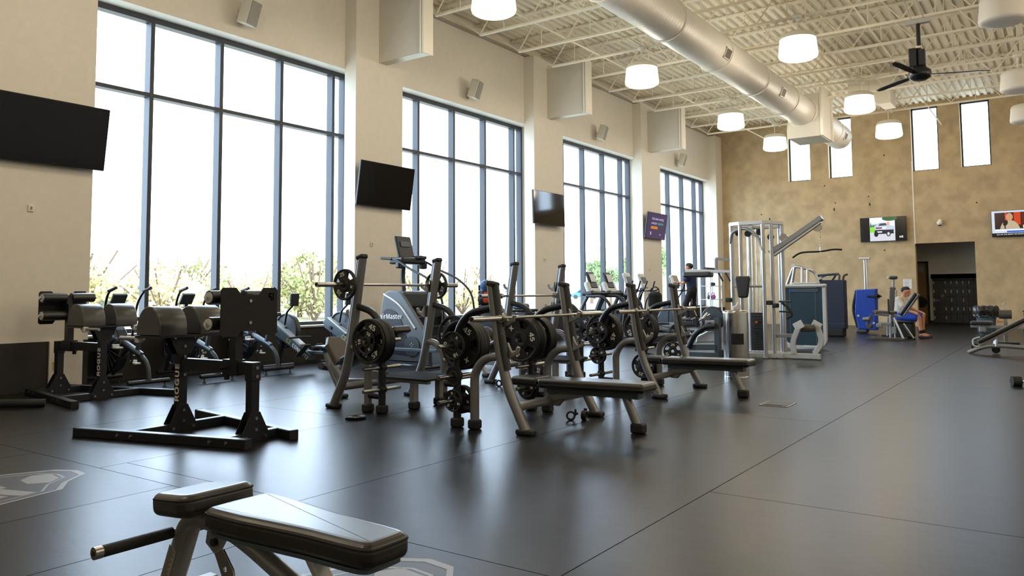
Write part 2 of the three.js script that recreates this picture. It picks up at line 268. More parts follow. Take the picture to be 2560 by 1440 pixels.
// ---------------------------------------------------------------- ceiling and wall fixtures
{ // drum pendants: two lit rows, one unlit; added unseen lit ones brighten the near wall
  const glow = new THREE.MeshPhysicalMaterial({ roughness: .6 }); glow.name = 'lamp_glow'; glow.color.setRGB(.8, .72, .58); glow.emissive.setRGB(1, .86, .64); glow.emissiveIntensity = LAMP_GLOW;
  const off = mat('lampOff', '#ece6dc', .5);
  const drum = lathe([[0, 0], [.2, .004], [.31, .02], [.36, .05], [.372, .09], [.355, .25], [.34, .4]], 40), cap = lathe([[.342, .395], [.346, .41], [.325, .47], [.29, .5], [.27, .51], [0, .515]], 40);
  const stem = rod([0, .5, 0], [0, .88, 0], .014), can = lathe([[0, .82], [.07, .82], [.085, .84], [.085, .9], [0, .9]], 24);
  const strut = beam([[0, .91, -.64], [0, .91, .64]], .05, .04);
  const where = { '-7.42': ['added out of view to brighten the near wall', 'added unseen by the near pier to brighten it', 'by the first column', 'near the second column', 'near the third column', 'close to the tan end wall'], '-4.06': ['added unseen behind the viewpoint as fill light', 'added unseen above the adjustable bench as fill light', 'above the open floor', 'beside the large round duct', 'in front of the boxy duct plenum', 'before the pair of slot windows'] };
  const zs = [.95, -4.55, -10.05, -15.55, -21.2, -25.3], offs = ['', '', '', 'next to the black ceiling fan', 'beyond the black ceiling fan', 'closest to the tan wall above the studio television'];  // nearest two spots of each lit row are unseen, added to light the pier
  for (const x of [-7.42, -4.06, -.65, 2.8, 6.25]) zs.forEach((z, k) => {  // the last two rows are unseen, added for extra light on the near wall
    const lit = x !== -.65; if (!lit && k < 3) return;
    const label = !lit ? `unlit pale drum pendant lamp ${offs[k]}` : where[x] ? `lit drum pendant lamp ${where[x][k]}` : 'lit drum pendant lamp added unseen over the far side as fill light';
    const t = thing('pendant_lamp', label, 'lamp', [x, 5.74, z], 0, lit ? 'lit drum pendants under the roof joists' : 'unlit drum pendants');
    mk('diffuser', drum, lit ? glow : off, t); mk('shade_cap', cap, M.white, t); mk('stem', stem, M.white, t); mk('canopy', can, M.white, t); mk('mounting_strut', strut, M.ceilPaint, t);
    if (lit) { const p = new THREE.PointLight(new THREE.Color().setRGB(1, .86, .68), LAMP_POWER); p.position.set(x, 5.4, z); p.shadow.radius = 16; p.castShadow = true; scene.add(p); }
  });
}
{ // large spiral duct
  const cx = -5.76, cy = 6.2, r = .39, t = thing('spiral_duct', 'large round spiral metal duct hung under the roof joists', 'duct', [cx, cy, 0]);
  const d = new Uint8Array(64 * 64 * 4); for (let y = 0; y < 64; y++) for (let x = 0; x < 64; x++) { const v = (y % 32) < 5 ? 255 : 40; d.set([v, v, v, 255], (y * 64 + x) * 4); }
  const tx = new THREE.DataTexture(d, 64, 64); tx.wrapS = tx.wrapT = THREE.RepeatWrapping; tx.magFilter = THREE.LinearFilter; tx.repeat.set(1, 150); tx.needsUpdate = true;
  const dm = mat('ductSpiral', '#d3cfc5', .46, .12, { bumpMap: tx, bumpScale: .006 });
  const seg = (z1, z0, nm, m) => mk(nm, mv(new THREE.CylinderGeometry(r, r, z1 - z0, 48, 1, true), 0, 0, (z0 + z1) / 2, Math.PI / 2), m, t);
  seg(6, -26.6, 'pipe', dm);
  mk('end_cap', mv(lathe([[r, 0], [r * .99, .12], [r * .9, .24], [r * .6, .33], [0, .36]], 40), 0, 0, -26.6, -Math.PI / 2), M.duct, t);
  for (let z = 4; z > -27; z -= 2.45) mk('joint_ring', mv(new THREE.TorusGeometry(r + .006, .018, 8, 44), 0, 0, z), M.duct, t);
  const gf = G(cb(-.16, .16, -.11, -.09, -.02, .02), cb(-.16, .16, .09, .11, -.02, .02), cb(-.16, -.14, -.11, .11, -.02, .02), cb(.14, .16, -.11, .11, -.02, .02)), sl = cb(-.004, .004, -.09, .09, -.012, .012), bk = cb(-.14, .14, -.09, .09, -.02, -.014);
  const gm = mat('grilleGrey', '#8a8478', .5, .3);
  for (const z of [-7.6, -10.9, -15.35, -19.2, -25.9]) { const g = new THREE.Group(); g.name = 'air_grille'; g.position.set(r * 1.0 * Math.cos(rad(-22)), r * Math.sin(rad(-22)), z); g.rotation.set(0, Math.PI / 2, 0); g.rotation.order = 'ZYX'; g.rotation.z = rad(-22); t.add(g); g.rotation.y = Math.PI / 2; mk('grille_frame', gf, M.sheet, g); mk('grille_back', bk, M.grayPlastic, g); for (let k = -6; k <= 6; k++) { const s = mk('grille_slat', sl, gm, g); s.position.x = k * .021; } }
  const w = G(rod([0, r, -4], [0, 1.35 - .9 + .05, -4], .006)); for (let z = 3; z > -27; z -= 2.88) { const s = mk('hanger', rod([0, r - .02, 0], [0, .5, 0], .008, 6), M.white, t); s.position.z = z; }
}
{ // duct transition box and plenum
  const t = thing('duct_transition_box', 'boxy sheet-metal transition joined to the round spiral duct', 'duct', [-5.7, 5.47, -22.8]);
  mk('box_body', [cb(-.44, .43, 0, 1.2, -.6, .6)], M.sheet, t); mk('riser_panel', [cb(.43, .46, .02, 1.45, -.62, .62)], M.white, t); mk('flange', [cb(.455, .5, 0, 1.4, .54, .62)], M.white, t); mk('flange', [cb(.455, .5, 0, 1.4, -.62, -.54)], M.white, t);
  mk('collar', [mv(new THREE.TorusGeometry(.41, .025, 8, 40), -.06, .73, .6)], M.duct, t);
  const p = thing('duct_plenum', 'white rectangular duct plenum above a lit pendant lamp', 'duct', [-4.25, 6.42, -23.95]);
  mk('plenum_body', [cb(-.55, 0, .22, .86, -.42, .42)], M.white, p); mk('plenum_body', [ext([[0, .2], [.25, 0], [.55, 0], [.55, .84], [0, .86]], .84)], M.white, p); mk('seam', [cb(-.005, .012, .2, .87, -.425, .425)], M.sheet, p);
}
{ // rectangular transfer ducts on the columns
  const zz = [-10.7, -16.77, -22.74], nm = ['first', 'second', 'third'];
  zz.forEach((z, i) => {
    const t = thing('transfer_duct', `flat cross-creased sheet-metal duct fixed to the ${nm[i]} window column`, 'duct', [XC, 5.69, z - .12]);
    mk('duct_body', [cb(0, 1.14, 0, 1.3, -.12, .1)], M.sheet, t);
    const f = new THREE.ConeGeometry(.7071, .03, 4, 1, true); f.rotateY(Math.PI / 4); f.rotateX(Math.PI / 2); f.scale(1.1, 1.26, 1); mk('creased_panel', toCreasedNormals(clean(mv(f, .57, .65, .115)), .02), M.sheet, t);
    mk('end_flange', [cb(1.1, 1.14, -.02, 1.34, .1, .15)], M.white, t); mk('end_flange', [cb(1.16, 1.2, -.02, 1.34, -.12, .15)], M.white, t);
    mk('brace', [rod([1.16, 1.32, .1], [1.4, 1.5, .1], .02, 8)], M.white, t);
  });
}
{ // black ceiling fan
  const t = thing('ceiling_fan', 'black three-bladed industrial ceiling fan on a drop rod', 'fan', [-1.94, 5.06, -15.47]);
  mk('motor_hub', [lathe([[0, -.1], [.1, -.1], [.17, -.06], [.19, 0], [.18, .07], [.12, .11], [.1, .16], [0, .16]], 32)], M.blackCoat, t);
  mk('drop_rod', [rod([0, .15, 0], [0, .95, 0], .035)], M.blackCoat, t); mk('drive_box', [rb(.13, .34, .1, .02, -.1, .32, .02), rb(.1, .3, .12, .02, .05, .3, 0)], M.darkPlastic, t); mk('rod_collar', [cyl(.05, .05, .04, 0, .5, 0)], M.white, t);
  mk('ceiling_mount', [cb(-.2, .2, .93, 1.0, -.06, .06), rod([-.1, 1, 0], [-.3, 1.7, -.2], .012, 6), rod([.1, 1, 0], [-.1, 1.7, -.2], .012, 6)], M.paleSilver, t);
  for (const a of [-22, 103, 222]) { const b = mk('blade', [mv(ext([[.16, -.04], [.5, -.055], [1.02, -.06], [1.12, -.04], [1.13, .02], [1.0, .05], [.5, .06], [.16, .04]], .016, .004), 0, 0, 0, -Math.PI / 2 + .22)], M.blackCoat, t); b.rotation.y = rad(-a); }
}
{ // wall speakers
  const zz = [-7.8, -13.85, -19.86, -25.68], nm = ['above the widest window by the near pier', 'between the first and second columns', 'between the second and third columns', 'beside the tan end wall'];
  zz.forEach((z, i) => {
    const t = thing('wall_speaker', `beige box speaker tilted down on the wall ${nm[i]}`, 'speaker', [XW, 5.84, z]);
    mk('bracket', [cb(0, .02, -.08, .08, -.05, .05), rod([0, 0, 0], [.14, 0, 0], .02)], M.speaker, t);
    const s = new THREE.Group(); s.name = 'cabinet'; s.position.set(.24, 0, 0); s.rotation.z = -.3; s.rotation.y = .28; t.add(s);
    mk('housing', [rb(.2, .42, .27, .02)], M.speaker, s); mk('grille', [rb(.02, .38, .24, .006, .105, 0, 0)], M.speakerGrille, s);
  });
}
// ---------------------------------------------------------------- televisions
function canvasTex(w, h, draw) { const c = document.createElement('canvas'); c.width = w; c.height = h; const g = c.getContext('2d'); draw(g, w, h); const t = new THREE.CanvasTexture(c); t.colorSpace = THREE.SRGBColorSpace; return t; }
function screenMat(name, tex, k) { const m = new THREE.MeshPhysicalMaterial({ color: 0x050505, roughness: .15, emissive: 0xffffff, emissiveMap: tex, emissiveIntensity: k }); m.name = name; return m; }
function tv(label, p, turn, tilt, smat, group) {
  const t = thing('television', label, 'television', p, turn, group), q = new THREE.Group(); q.name = 'display'; q.rotation.x = tilt; t.add(q);
  mk('case', [rb(1.46, .835, .05, .012, 0, 0, 0), rb(.8, .5, .04, .01, 0, -.05, -.04)], M.tvCase, q);
  mk('screen', new THREE.PlaneGeometry(1.435, .81).translate(0, .002, .0262), smat, q);
  mk('wall_bracket', [cb(-.2, .2, -.2, .2, -.115, -.1), rod([-.1, 0, -.1], [-.1, 0, -.03], .02), rod([.1, 0, -.1], [.1, 0, -.03], .02)], M.blackMatte, t); return t;
}
const advert = canvasTex(720, 405, (g, w, h) => {
  g.fillStyle = '#3a2a5c'; g.fillRect(0, 0, w, h); g.font = 'bold 52px sans-serif'; g.fillStyle = '#cfc8e6'; g.fillText('Talk about seeing', 150, 110); g.fillText('a doctor', 150, 180); g.fillStyle = '#39b5b0'; g.fillText('together', 385, 180); g.fillStyle = '#d98420'; g.fillRect(150, 212, 250, 42);
  g.fillStyle = '#cfc8e6'; g.fillRect(150, 300, 34, 50); g.font = 'bold 34px sans-serif'; g.fillText('care', 480, 345);
});
const truck = canvasTex(720, 405, (g, w, h) => {
  g.fillStyle = '#000'; g.fillRect(0, 0, w, h); g.fillStyle = '#dfe8f6'; g.fillRect(150, 0, 400, h); g.fillStyle = '#3f6b5c'; for (let i = 0; i < 9; i++) { g.beginPath(); g.moveTo(150 + i * 24, 160); g.lineTo(166 + i * 24, 70 + (i * 37 % 40)); g.lineTo(186 + i * 24, 160); g.fill(); }
  g.fillStyle = '#2c5a33'; g.beginPath(); g.ellipse(470, 20, 120, 46, 0, 0, 7); g.fill(); g.fillStyle = '#7fd23a'; g.fillRect(150, 160, 90, 110); g.fillStyle = '#c9ccd4'; g.fillRect(150, 255, 400, 150);
  g.fillStyle = '#b9c4d8'; g.beginPath(); g.moveTo(225, 150); g.lineTo(300, 95); g.lineTo(420, 90); g.lineTo(470, 140); g.lineTo(540, 160); g.lineTo(545, 240); g.lineTo(230, 240); g.fill(); g.fillStyle = '#20242c'; g.fillRect(228, 215, 300, 70); g.fillStyle = '#3c4652'; g.beginPath(); g.moveTo(310, 105); g.lineTo(405, 100); g.lineTo(425, 140); g.lineTo(290, 145); g.fill();
  g.fillStyle = '#8a2a30'; g.fillRect(245, 170, 95, 24); g.fillStyle = '#fff'; g.fillRect(360, 165, 50, 30); g.fillRect(255, 240, 90, 20); g.fillStyle = '#16181c'; for (const x of [445, 250]) { g.beginPath(); g.ellipse(x, 285, 34, 46, 0, 0, 7); g.fill(); } g.fillStyle = '#c8ccd2'; g.beginPath(); g.ellipse(445, 285, 20, 30, 0, 0, 7); g.fill(); g.fillStyle = '#e0a080'; g.fillRect(425, 80, 40, 60);
  g.fillStyle = '#e8eef8'; g.font = 'bold 44px sans-serif'; g.fillText('M', 610, 360); g.fillRect(655, 325, 14, 36);
});
const studio = canvasTex(720, 405, (g, w, h) => {
  g.fillStyle = '#c9d2e2'; g.fillRect(0, 0, w, h); g.fillStyle = '#2a1512'; g.fillRect(40, 28, 640, 262); g.fillStyle = '#c2411c'; g.fillRect(180, 28, 26, 210); g.fillRect(300, 28, 90, 200); g.fillStyle = '#5a1c12'; g.fillRect(400, 28, 80, 240); g.fillStyle = '#8892a4'; g.fillRect(560, 28, 120, 120);
  g.fillStyle = '#b9a88a'; g.beginPath(); g.moveTo(110, 290); g.quadraticCurveTo(130, 160, 230, 150); g.quadraticCurveTo(340, 150, 380, 290); g.fill(); g.fillStyle = '#c8906c'; g.beginPath(); g.ellipse(240, 100, 48, 62, 0, 0, 7); g.fill(); g.fillStyle = '#141414'; g.beginPath(); g.ellipse(185, 195, 30, 46, .4, 0, 7); g.fill(); g.fillRect(170, 210, 16, 80);
  g.fillStyle = '#e8e8e8'; g.fillRect(420, 235, 60, 50); g.fillStyle = '#1f5fc4'; g.fillRect(200, 318, 520, 26); g.fillStyle = '#f2f4f8'; g.fillRect(40, 300, 640, 16); g.fillStyle = '#05070a'; g.fillRect(0, 352, w, 53); g.fillStyle = '#d8dce4'; g.font = 'bold 26px sans-serif'; g.fillText('ALL OF THE NIGHT ON SPORTS', 60, 384);
});
tv('large dark television overlapping the widest window beside the near pier', [XC + .15, 3.305, -4.68], Math.PI / 2, .15, M.screenOff);
tv('dark television tilted on the first window column', [XC + .15, 3.27, -10.78], Math.PI / 2, .15, M.screenOff);
tv('glossy television on the second column with bright reflections', [XC + .13, 3.33, -16.62], Math.PI / 2, -.02, M.screenGlossy);
tv('television on the third column showing a purple advert', [XC + .15, 3.31, -22.95], Math.PI / 2, .15, screenMat('tv_advert', advert, .75));
tv('television on the tan wall showing a parked truck', [-5.0, 3.32, ZE + .13], 0, .02, screenMat('tv_truck', truck, 1.1));
tv('television on the tan wall showing a talk studio', [-1.08, 3.31, ZE + .13], 0, .02, screenMat('tv_studio', studio, 1.0));
// ---------------------------------------------------------------- small wall fittings
{
  const at = [[-4.55, 2.32, 'near pier beneath the large television'], [-10.55, 2.15, 'first window column'], [-16.6, 2.05, 'second window column'], [-22.7, 1.92, 'third window column']];
  at.forEach(([z, y, w]) => { const t = thing('wall_box', `small white switch box on the ${w}`, 'switch', [XC, y, z]); mk('cover', [rb(.02, .09, .07, .008, .01, 0, 0)], M.white, t); mk('toggle', [cb(.02, .03, -.02, .02, -.01, .01)], M.speakerGrille, t); });
  for (const [z, w] of [[-7.25, 'behind the air bikes'], [-9.75, 'under the window behind the rowing machine']]) { const t = thing('wall_outlet', `beige power outlet on the dark low wall ${w}`, 'outlet', [XW, .36, z]); mk('plate', [rb(.014, .13, .08, .004)], M.speaker, t); mk('socket', [cb(.006, .01, .01, .045, -.018, .018)], M.grayPlastic, t); mk('socket', [cb(.006, .01, -.045, -.01, -.018, .018)], M.grayPlastic, t); }
  const p = thing('access_panel', 'beige metal access panel set in the dark base of the near pier', 'panel', [XC, .32, -5.03]); mk('panel_door', [rb(.03, .6, .42, .006, .02, 0, 0)], M.wallPaint, p); mk('key_lock', [cyl(.012, .012, .02, .04, .02, .16, 10, 0, 0, Math.PI / 2), cb(.035, .045, -.07, .01, .155, .165)], M.gold, p);
  const c = thing('security_camera', 'white dome security camera high on the tan wall', 'camera', [-3.27, 3.46, ZE]); mk('mount', [rb(.1, .12, .1, .02, 0, .04, .05)], M.white, c); mk('dome_shell', [lathe([[0, -.09], [.06, -.07], [.09, 0], [.08, .05], [0, .06]], 20).translate(0, -.02, .14)], M.white, c); mk('lens', [lathe([[0, -.1], [.05, -.085], [.06, -.06], [0, -.06]], 16).translate(0, -.03, .14)], M.blackMatte, c);
  one('wall_notice', 'white printed notice taped to the tan wall by the opening', 'notice', [cb(-.13, .13, -.165, .165, 0, .004)], new THREE.MeshStandardMaterial({ roughness: .8, map: canvasTex(128, 160, (g, w, h) => { g.fillStyle = '#dcdcda'; g.fillRect(0, 0, w, h); g.fillStyle = '#8f8f90'; g.fillRect(24, 14, 80, 6); for (let i = 0; i < 9; i++) g.fillRect(16, 34 + i * 12, 60 + (i * 29 % 36), 4); }) }), [-4.33, 1.43, ZE + .002]);
  for (const [x, z, w] of [[-3.75, -17.4, 'behind the tower machine'], [-2.43, -17.9, 'on the open floor'], [-2.35, -21.9, 'near the tan wall opening']]) void 0;
  const b = thing('floor_outlet_box', 'flush metal outlet box let into the rubber floor', 'floor box', [-2.55, 0, -8.51]); mk('trim_ring', [cb(-.15, .15, 0, .006, -.17, .17)], M.pewter, b); mk('hatch', [cb(-.125, .125, .004, .01, -.14, .14)], M.vinylTaupe, b); mk('cord_slot', [cb(-.08, .08, .009, .0115, .12, .138)], M.blackMatte, b);
}
// ---------------------------------------------------------------- olympic benches, bars, plates
const BN = { flatA: 'clamp-side flat bench', flatB: 'bin-side flat bench', incA: 'loaded incline bench', incB: 'bare-bar incline bench' };
function olympicBench(label, p, turn, incline) {
  const t = thing(incline ? 'incline_bench' : 'flat_bench', label, 'bench', p, turn, 'olympic press benches');
  const tall = incline ? 1.575 : 1.27, U = incline ? [[-.02, .03], [-.2, .36], [-.29, .72], [-.44, tall]] : [[.02, .03], [-.165, .38], [-.25, .69], [-.335, tall]];
  const at = (y) => { for (let i = 0; i < U.length - 1; i++) if (y <= U[i + 1][1]) { const k = (y - U[i][1]) / (U[i + 1][1] - U[i][1]); return U[i][0] + k * (U[i + 1][0] - U[i][0]); } return U[3][0]; };
  for (const s of [1, -1]) {
    const z = s * .6, P3 = (a) => a.map(([x, y]) => [x, y, z]);
    const up = mk('upright', [oval(bend(P3(U), .12), .075, .09, { ref: [0, 0, 1] })], M.gunmetal, t);
    mk('foot_cap', [rb(.17, .05, .1, .02, U[0][0], .025, z)], M.blackRubber, t);
    const y0 = incline ? .72 : .53; const sh = [[at(y0) + .022, y0], [at((y0 + tall) / 2) + .022, (y0 + tall) / 2], [at(tall) + .022, tall]];
    const g = mk('bar_guard', [oval(P3(sh), .088, .078, { ref: [0, 0, 1] })], M.darkPlastic, t);
    mk('top_cap', [mv(rb(.1, .05, .1, .02), at(tall) + .012, tall + .012, z, 0, 0, -.25)], M.blackRubber, t);
    for (const y of incline ? [1.27, .98] : [.955, .68]) { const h = mk('bar_hook', [mv(ext([[0, -.05], [.05, -.035], [.11, .0], [.125, .05], [.1, .06], [.085, .02], [.05, .005], [.03, .03], [0, .09]], .03, .004), at(y) + .055, y, z - s * .045)], M.pewter, t); }
    for (const y of [y0 + .1, y0 + .2, y0 + .32]) mk('bolt', [cyl(.008, .008, .012, at(y) + .06, y, z + s * .02, 8, 0, 0, Math.PI / 2)], M.steel, t);
    mk('rear_leg', [oval(bend(P3([[at(.65), .65], [-.42, .63], [-.53, .5], [-.53, .03]]), .2, 10), .07, .075, { ref: [0, 0, 1] })], M.gunmetal, t);
    mk('foot_cap', [rb(.1, .085, .1, .02, -.53, .043, z)], M.blackRubber, t);
    mk('storage_horn', [oval(bend(P3([[at(1.06) - .02, 1.075], [-.6, 1.02], [-.73, .86], [-.73, .02]]), .28, 10), .065, .065, { ref: [0, 0, 1] })], M.blackCoat, t);
    mk('foot_cap', [rb(.1, .085, .1, .02, -.73, .043, z)], M.blackRubber, t);
    mk('lower_link', [tube([[-.73, .17, z], [-.53, .17, z]], .032)], M.blackCoat, t);
    for (const y of [.73, .46, .24]) { mk('storage_peg', [rod([-.73, y, z - .26], [-.73, y, z + .26], .018, 14)], M.steel, t); mk('peg_collar', [cyl(.038, .038, .07, -.73, y, z, 18, Math.PI / 2)], M.blackRubber, t); }
  }
  mk('cross_tube', [tube([[-.1, .22, -.58], [-.1, .22, .58]], .038)], M.gunmetal, t);
  mk('gusset', [mv(ext([[-.16, .18], [-.02, .17], [.14, .34], [-.12, .34]], .05, .006), 0, 0, 0)], M.gunmetal, t);
  if (!incline) {
    mk('pad_frame', [cb(-.42, .0, .335, .355, -.07, .07), cb(-.12, .8, .29, .345, -.055, .055)], M.slate, t);
    mk('head_pad', [mv(rb(.3, .08, .28, .03, 0, 0, 0, 0, 0, 0, 4), -.33, .385, 0)], M.vinyl, t);
    mk('bench_pad', [mv(rb(1.06, .085, .29, .03, 0, 0, 0, 0, 0, 0, 4), .36, .385, 0, 0, 0, .012)], M.vinyl, t); mk('pad_seam', [mv(rb(1.066, .012, .296, .005), .36, .372, 0, 0, 0, .012)], M.blackMatte, t);
    mk('end_leg', [oval([[.66, .3, 0], [.77, .05, 0]], .075, .06, { ref: [0, 0, 1] })], M.gunmetal, t); mk('foot_cap', [rb(.12, .085, .1, .02, .775, .043, 0)], M.blackRubber, t);
    mk('spine', [beam([[-.1, .24, 0], [.2, .31, 0]], .07, .07)], M.gunmetal, t);
  } else {
    const a = Math.atan2(.36, -.8);
    mk('back_pad', [mv(rb(.95, .08, .28, .03, 0, 0, 0, 0, 0, 0, 4), -.02, .63, 0, 0, 0, -.42)], M.vinyl, t); mk('back_frame', [beam([[.4, .37, 0], [-.42, .74, 0]], .09, .05)], M.slate, t);
    mk('seat_pad', [mv(ext(shapeOf([[-.16, -.14], [.1, -.15], [.19, -.08], [.2, .08], [.1, .15], [-.16, .14]]), .075, .02, 3), .55, .52, 0, 0, 0, 0).applyMatrix4(new THREE.Matrix4().makeTranslation(-.55, -.52, 0)).rotateX(-Math.PI / 2).rotateZ(.95).translate(.56, .53, 0)], M.vinylTaupe, t);
    mk('seat_post', [beam([[.78, .5, 0], [.72, .36, 0], [.5, .03, 0]], .06, .05)], M.pewter, t); mk('foot_cap', [rb(.12, .05, .1, .02, .5, .025, 0)], M.blackRubber, t);
    mk('foot_roller', [rod([.82, .36, -.05], [.86, .3, .25], .045, 18)], M.grayPlastic, t); mk('pull_pin', [rb(.04, .045, .04, .012, .86, .42, .12)], M.orange, t); mk('pin_shaft', [rod([.7, .47, .1], [.86, .42, .12], .014)], M.chrome, t);
    mk('spine', [beam([[-.1, .22, 0], [.5, .2, 0], [.68, .38, 0]], .07, .06)], M.pewter, t);
    const pf = mk('spotter_platform', [mv(rb(.72, .03, .52, .012), -.68, .315, 0)], M.blackRubber, t); for (let k = -5; k <= 5; k++) mk('tread_rib', [cb(-1.02, -.34, .329, .335, k * .045 - .008, k * .045 + .008)], M.blackMatte, pf);
    mk('platform_frame', [cb(-1.02, -.3, .27, .3, -.24, -.19), cb(-1.02, -.3, .27, .3, .19, .24), beam([[-.1, .24, 0], [-.6, .28, 0]], .06, .05)], M.gunmetal, t);
    for (const s of [1, -1]) { mk('platform_leg', [beam([[-.8, .03, s * .2], [-.8, .29, s * .2]], .07, .07)], M.pewter, t); mk('foot_cap', [rb(.1, .08, .1, .02, -.8, .04, s * .2)], M.blackRubber, t); }
  }
  return t;
}
const flatA = [-3.8, 0, -6.15], flatB = [-3.82, 0, -8.88], incA = [-6.4, 0, -6.35], incB = [-6.38, 0, -9.1];
olympicBench('flat olympic press bench with clamps lying by its feet', flatA, 0, false);
olympicBench('flat olympic press bench beside the stainless steel bin', flatB, 0, false);
olympicBench('incline press bench carrying a bar loaded with two plates', incA, Math.PI, true);
olympicBench('incline press bench carrying an unloaded bar', incB, Math.PI, true);
function barbell(label, p) {
  const t = thing('barbell', label, 'barbell', p, 0, 'olympic barbells on the benches');
  mk('shaft', [rod([0, 0, -.68], [0, 0, .68], .014, 16)], M.steel, t);
  for (const s of [1, -1]) { mk('sleeve', [rod([0, 0, s * .68], [0, 0, s * 1.1], .025, 20)], M.brushed, t); mk('sleeve_collar', [rod([0, 0, s * .655], [0, 0, s * .69], .038, 20)], M.steel, t); mk('end_cap', [rod([0, 0, s * 1.095], [0, 0, s * 1.104], .017, 16)], M.blackMatte, t); }
}
barbell('bare steel barbell racked on the flat bench with clamps at its feet', [-4.01, .985, -6.2]);
barbell('bare steel barbell racked on the flat bench beside the bin', [-4.03, .985, -8.83]);
barbell('barbell with a plate on each end racked on the incline bench', [-6.07, 1.3, -6.33]);
barbell('bare barbell racked high on the farther incline bench', [-6.05, 1.165, -8.98]);
// weight plates
const KIND = { 45: { r: .225, t: .04, n: '45', w: 'large 45 pound' }, 25: { r: .162, t: .036, n: '25', w: 'medium 25 pound' }, 10: { r: .128, t: .03, n: '10', w: 'small 10 pound' }, 5: { r: .1, t: .026, n: '5', w: 'little 5 pound' }, 2: { r: .086, t: .018, n: '', w: 'tiny plain' } };
const plateProto = {};
for (const k of Object.keys(KIND)) {
  const { r, t, n } = KIND[k], holes = [];
  if (n) for (let i = 0; i < 3; i++) { const a0 = Math.PI / 2 + i * 2 * Math.PI / 3 + Math.PI / 3, w = .36, pts = []; for (let j = 0; j <= 6; j++) { const a = a0 - w + j / 6 * 2 * w; pts.push([r * .84 * Math.cos(a), r * .84 * Math.sin(a)]); } for (let j = 6; j >= 0; j--) { const a = a0 - w * .75 + j / 6 * 1.5 * w; pts.push([r * .5 * Math.cos(a), r * .5 * Math.sin(a)]); } holes.push(pts); }
  holes.push(circ(.026, 16));
  const disc = ext(shapeOf(circ(r, 44), holes), t * .62, .003, 1), rim = lathe([[r * .88, -t * .31], [r * .9, -t / 2], [r * .985, -t / 2], [r, -t * .4], [r, t * .4], [r * .985, t / 2], [r * .9, t / 2], [r * .88, t * .31]], 44).rotateX(Math.PI / 2), hub = lathe([[.026, -t / 2], [r * .3 + .012, -t / 2], [r * .3 + .02, -t * .3], [r * .3 + .02, t * .3], [r * .3 + .012, t / 2], [.026, t / 2], [.026, -t / 2]], 28).rotateX(Math.PI / 2);
  const nums = [], sz = r * .2 + .008;
  if (n) for (const f of [1, -1]) for (const i of [0, 1]) { const g = text(n, sz, .002, { sx: 1.15 }); g.translate(0, r * .68, t * .31 + .002); if (f < 0) g.rotateY(Math.PI); nums.push(g.rotateZ(i * Math.PI * 2 / 3 * f)); }
  const em = []; if (n) for (const f of [1, -1]) { const g = text('X', sz * .8, .002, { sx: 1.3 }); g.translate(0, r * .68, t * .31 + .002); if (f < 0) g.rotateY(Math.PI); em.push(g.rotateZ(-Math.PI * 2 / 3 * f)); }
  plateProto[k] = { disc: G(disc, rim), hub, nums: nums.length ? G(nums) : null, em: em.length ? G(em) : null };
}
function plate(k, p, label, { spin = rr(0, 6.28), group = 'rubber weight plates', flat = false, yaw = 0 } = {}) {
  const q = plateProto[k], t = thing('weight_plate', label, 'weight plate', p, 0, group);
  mk('disc', q.disc, M.plateRubber, t); mk('hub', q.hub, M.blackRubber, t); if (q.nums) { mk('numeral', q.nums, M.letter, t); mk('emblem', q.em, M.letter, t); }
  if (flat) t.rotation.set(-Math.PI / 2, 0, spin); else t.rotation.set(0, yaw, spin, 'YXZ'); return t;
}
const ord = ['innermost', 'second', 'third', 'outermost'];
function stack(bench, name, post, pegY, dir, kinds) { // kinds from the post outwards; dir: +1 towards +z
  const [bx0, , bz] = bench, inc = bench === incA || bench === incB, x = bx0 + (inc ? .73 : -.73), zc = bz + post * .6; let d = .04; const peg = pegY === .73 ? 'top' : pegY === .46 ? 'middle' : 'bottom';
  const side = post > 0 ? 'rear post' : 'far post', way = dir > 0 ? 'outer' : 'inner', same = {}; kinds.forEach((k) => same[k] = (same[k] ?? 0) + 1); const seen = {};
  kinds.forEach((k) => {
    const t = KIND[k].t; seen[k] = (seen[k] ?? 0) + 1; const o = same[k] > 1 ? (seen[k] === 1 ? 'innermost ' : seen[k] === same[k] ? 'outermost ' : same[k] === 3 ? 'middle ' : seen[k] === 2 ? 'second ' : 'third ') : '';
    plate(k, [x, pegY, zc + dir * (d + t / 2)], `${o}${KIND[k].w} plate, ${way} ${peg} peg, ${(post > 0) ? 'window-lit' : 'shaded'} post of ${name}`.replace('window-lit post', 'first post').replace('shaded post', 'second post'), { group: `plates stored on the ${name}` }); d += t + .002;
  });
}
stack(flatA, BN.flatA, 1, .73, 1, [10]); stack(flatA, BN.flatA, 1, .73, -1, [45, 45, 45, 45]); stack(flatA, BN.flatA, 1, .46, 1, [2]); stack(flatA, BN.flatA, 1, .24, 1, [5]); stack(flatA, BN.flatA, 1, .24, -1, [10, 10]);
stack(flatA, BN.flatA, -1, .73, 1, [45, 45, 45, 45]); stack(flatA, BN.flatA, -1, .73, -1, [45, 45, 45]); stack(flatA, BN.flatA, -1, .24, 1, [10, 5]);
stack(flatB, BN.flatB, 1, .73, 1, [10, 10]); stack(flatB, BN.flatB, 1, .73, -1, [45, 45, 45]); stack(flatB, BN.flatB, 1, .46, 1, [5, 5]);
stack(flatB, BN.flatB, -1, .73, 1, [45, 45, 45]); stack(flatB, BN.flatB, -1, .73, -1, [25, 25]); stack(flatB, BN.flatB, -1, .24, 1, [25]); stack(flatB, BN.flatB, -1, .24, -1, [25, 25]);
stack(incA, BN.incA, 1, .73, 1, [45, 45, 45, 45, 10].slice(0, 5)); stack(incA, BN.incA, -1, .73, 1, [45, 10]); stack(incA, BN.incA, -1, .46, -1, [10]);
